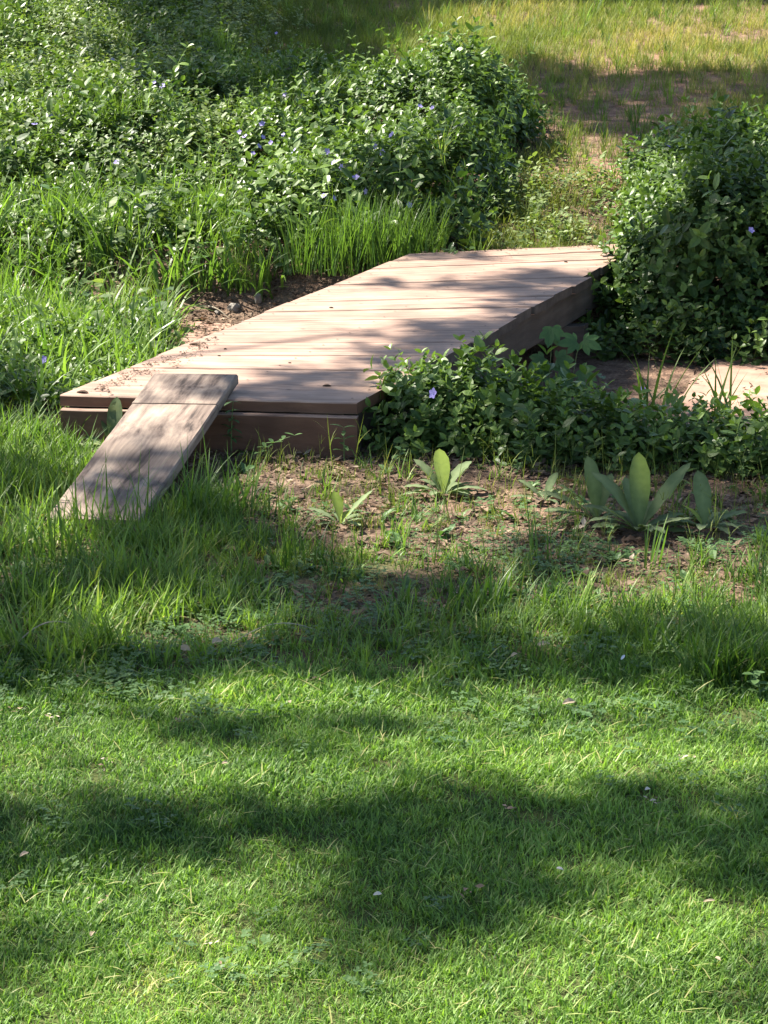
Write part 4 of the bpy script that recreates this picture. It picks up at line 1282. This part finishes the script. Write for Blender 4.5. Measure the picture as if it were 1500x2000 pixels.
# bent dry twigs
def twig(p0, p1, rise, label, r0=.003, r1=.0015, mat='twig'):
    V, F = [], []
    K = 14
    for i in range(K + 1):
        t = i / K
        c = Vector(p0).lerp(Vector(p1), t) + Vector((0, 0, rise * math.sin(math.pi * t)))
        rr = r0 + (r1 - r0) * t
        for j in range(5):
            a = j * 2 * math.pi / 5
            V.append(c - Vector(p0) + Vector((0, math.cos(a) * rr, math.sin(a) * rr)))
    for i in range(K):
        for j in range(5):
            F.append((i * 5 + j, i * 5 + (j + 1) % 5, (i + 1) * 5 + (j + 1) % 5, (i + 1) * 5 + j))
    o = mesh_obj('twig', V, F, M[mat], None); o.location = p0
    return tag(o, label, 'twig', 'dry twigs')
twig(ground_at(0, 1295), ground_at(185, 1245), .075, 'long pale twig arching out of the rough grass at the left border', .0028, .0014)
twig(ground_at(430, 1275), ground_at(640, 1240), .055, 'thin pale twig bending through the rough grass left of centre', .0016, .001)
twig(ground_at(390, 600), ground_at(450, 625), .03, 'short pale twig on the dark litter beside the bridge', .005, .003)

# ------------------------------------------------------------------ unseen trees left of the view, leaves placed to cast the wanted shade
def shade_amount(px, py, x, y):
    """how much of the trees' shade falls where"""
    s = .61 - .08 * sstep(1380, 1250, py) + 1.2 * (fbm(x, y, 1.1, 201) - .5) + .5 * (fbm(x, y, 3.2, 202) - .5)
    s = np.where(py < 440, s - .22, s)
    s = np.where((py < 820) & (py > 440) & (px > 100) & (px < 1260), s - .42, s)
    G = [
     (700, 1975, 520, 65, -1.3), (1050, 1900, 260, 45, -.9), (1350, 1800, 200, 55, -1.1), (360, 1760, 300, 70, -1.2), (620, 1710, 160, 50, -.8),
     (480, 1510, 300, 55, -1.2), (40, 1440, 120, 60, -1.0), (1000, 1490, 500, 40, -.7), (1330, 1470, 250, 50, -.7), (420, 1375, 330, 28, -.8), (1250, 1395, 180, 30, -.5),
     (340, 1230, 160, 50, -.8), (1260, 1180, 220, 50, -1.1), (900, 1020, 170, 60, -1.2), (620, 930, 140, 45, -.7), (120, 1060, 100, 60, -.5), (1420, 1150, 130, 60, -.6),
     (350, 1625, 440, 42, 1.1), (1050, 1650, 560, 85, 1.3), (760, 1810, 260, 80, 1.2), (1100, 1740, 300, 40, .8), (1440, 1910, 120, 50, .9), (820, 1880, 180, 28, .9), (40, 1640, 150, 60, .6), (20, 1880, 90, 60, .5),
     (560, 1440, 240, 16, .8), (170, 1480, 140, 30, .7), (850, 1430, 200, 14, .3), (700, 1310, 420, 36, 1.0), (1330, 1310, 200, 60, .7), (250, 1345, 180, 14, .5), (1080, 1090, 130, 60, .5), (1250, 1000, 200, 70, .35), (180, 1180, 180, 30, .4),
     (620, 755, 110, 22, .9), (930, 640, 140, 12, .6), (900, 498, 110, 10, .9), (850, 555, 160, 6, .5), (700, 710, 100, 8, .4), (250, 890, 110, 80, -.45), (200, 900, 80, 40, .0),
     (520, 120, 190, 75, 1.5), (650, 60, 160, 40, 1.1), (800, 400, 150, 60, .6), (300, 400, 120, 30, .5), (350, 45, 130, 45, .6), (90, 210, 130, 130, -.7), (330, 300, 120, 80, -.2), (560, 280, 110, 50, -.5), (930, 260, 170, 60, -1.0), (860, 110, 90, 50, -.7),
     (250, 470, 200, 90, -.6), (230, 670, 160, 80, -1.1), (690, 470, 60, 60, -1.0), (790, 430, 80, 50, .5), (1050, 430, 90, 60, -.6),
     (1380, 430, 220, 160, .9), (1300, 420, 120, 70, -1.8), (1220, 490, 60, 60, -1.8), (1400, 610, 170, 50, .6), (1400, 270, 150, 50, .4),
     (1320, 200, 280, 55, 1.6), (1060, 150, 60, 40, .5), (1350, 80, 250, 45, -1.2), (1050, 70, 140, 40, -.6), (1200, 130, 50, 30, -.9), (700, -5, 900, 22, .9), (1200, 300, 60, 40, -.3),
     (1420, 750, 150, 42, -2.2), (1400, 690, 160, 25, .6), (1170, 745, 80, 60, 1.6), (1240, 690, 120, 25, .8), (880, 730, 130, 40, -1.0), (1100, 870, 350, 60, .6), (50, 800, 80, 60, .6), (90, 600, 80, 40, .3), (560, 540, 80, 40, .3),
    ]
    for cx, cy, rx, ry, a in G:
        a = a * (1.15 if a < 0 else 1.25)
        s = s + a * np.exp(-((px - cx) / rx) ** 2 - ((py - cy) / ry) ** 2)
    return s
TRUNKS = [(-8.6, 8.6), (-9.6, 15.5), (-8.4, 23.5)]
x, y = sample(-5.5, 5.5, 1.5, 25, 170)
zt_ = H(x, y) + .6 * veg(x, y)
ind = inside_deck(x, y); zt_ = np.where(ind, DECK_Z, zt_)
px_, py_ = pix(x, y, zt_)
s = shade_amount(px_, py_, x, y)
prob = sstep(.46, .76, s) * 1.0 + .003
x, y, zt_ = keep(prob, x, y, zt_)
hgt = rng.uniform(6.2, 9.2, len(x))
t = hgt / SUN_DIR.z
P = np.stack([x + SUN_DIR.x * t, y + SUN_DIR.y * t, zt_ + SUN_DIR.z * t], -1)
which = np.argmin(np.stack([(P[:, 0] - a) ** 2 + (P[:, 1] - b) ** 2 for a, b in TRUNKS]), 0)
def tube(V, F, pts, radii, n=8):
    b0 = len(V)
    for i, (c, rr) in enumerate(zip(pts, radii)):
        d = (pts[min(i + 1, len(pts) - 1)] - pts[max(i - 1, 0)]).normalized()
        a = d.orthogonal().normalized() if i == 0 else a
        a = (a - d * a.dot(d)).normalized(); b = d.cross(a)
        for j in range(n):
            q = j * 2 * math.pi / n
            V.append(c + (a * math.cos(q) + b * math.sin(q)) * rr)
    for i in range(len(pts) - 1):
        for j in range(n):
            F.append((b0 + i * n + j, b0 + i * n + (j + 1) % n, b0 + (i + 1) * n + (j + 1) % n, b0 + (i + 1) * n + j))
TL_ = ['leafy tree standing left of the lawn whose crown shades it', 'leafy tree standing left of the bridge whose crown dapples the deck', 'leafy tree standing left of the far slope whose crown shades the path']
for i, (tx, ty) in enumerate(TRUNKS):
    tz = float(H(tx, ty))
    o = empty('shade_tree', (tx, ty, tz), TL_[i], 'tree', 'trees standing left of the view')
    r = random.Random(90 + i)
    V, F = [], []
    pts = [Vector((.15 * math.sin(k * .8 + i), .12 * math.cos(k), k * 1.1 - .3)) for k in range(8)]
    tube(V, F, pts, [.30 - .022 * k for k in range(8)], 12)
    mesh_obj('trunk', V, F, M['bark'], o, smooth=True)
    mine = P[which == i]
    for k in range(5):
        tgt = Vector(mine[r.randrange(len(mine))]) - Vector((tx, ty, tz))
        st = pts[r.randint(4, 7)]
        mid = st.lerp(tgt, .5) + Vector((0, 0, .5))
        V, F = [], []
        tube(V, F, [st, st.lerp(mid, .5) + Vector((0, 0, .2)), mid, mid.lerp(tgt, .6), tgt], [.04, .03, .022, .015, .010], 7)
        mesh_obj('limb', V, F, M['bark'], o, smooth=True)
    n = len(mine)
    rot = np.stack([rng.normal(0, .4, n), rng.normal(0, .4, n), rng.uniform(0, 6.28, n)], -1)
    scatter('crown', 'leaf_cluster', mine, rng.uniform(0, .6, n), rng.uniform(.8, 1.3, n), rot, o, org=(tx, ty, tz))
print('clusters', len(x))
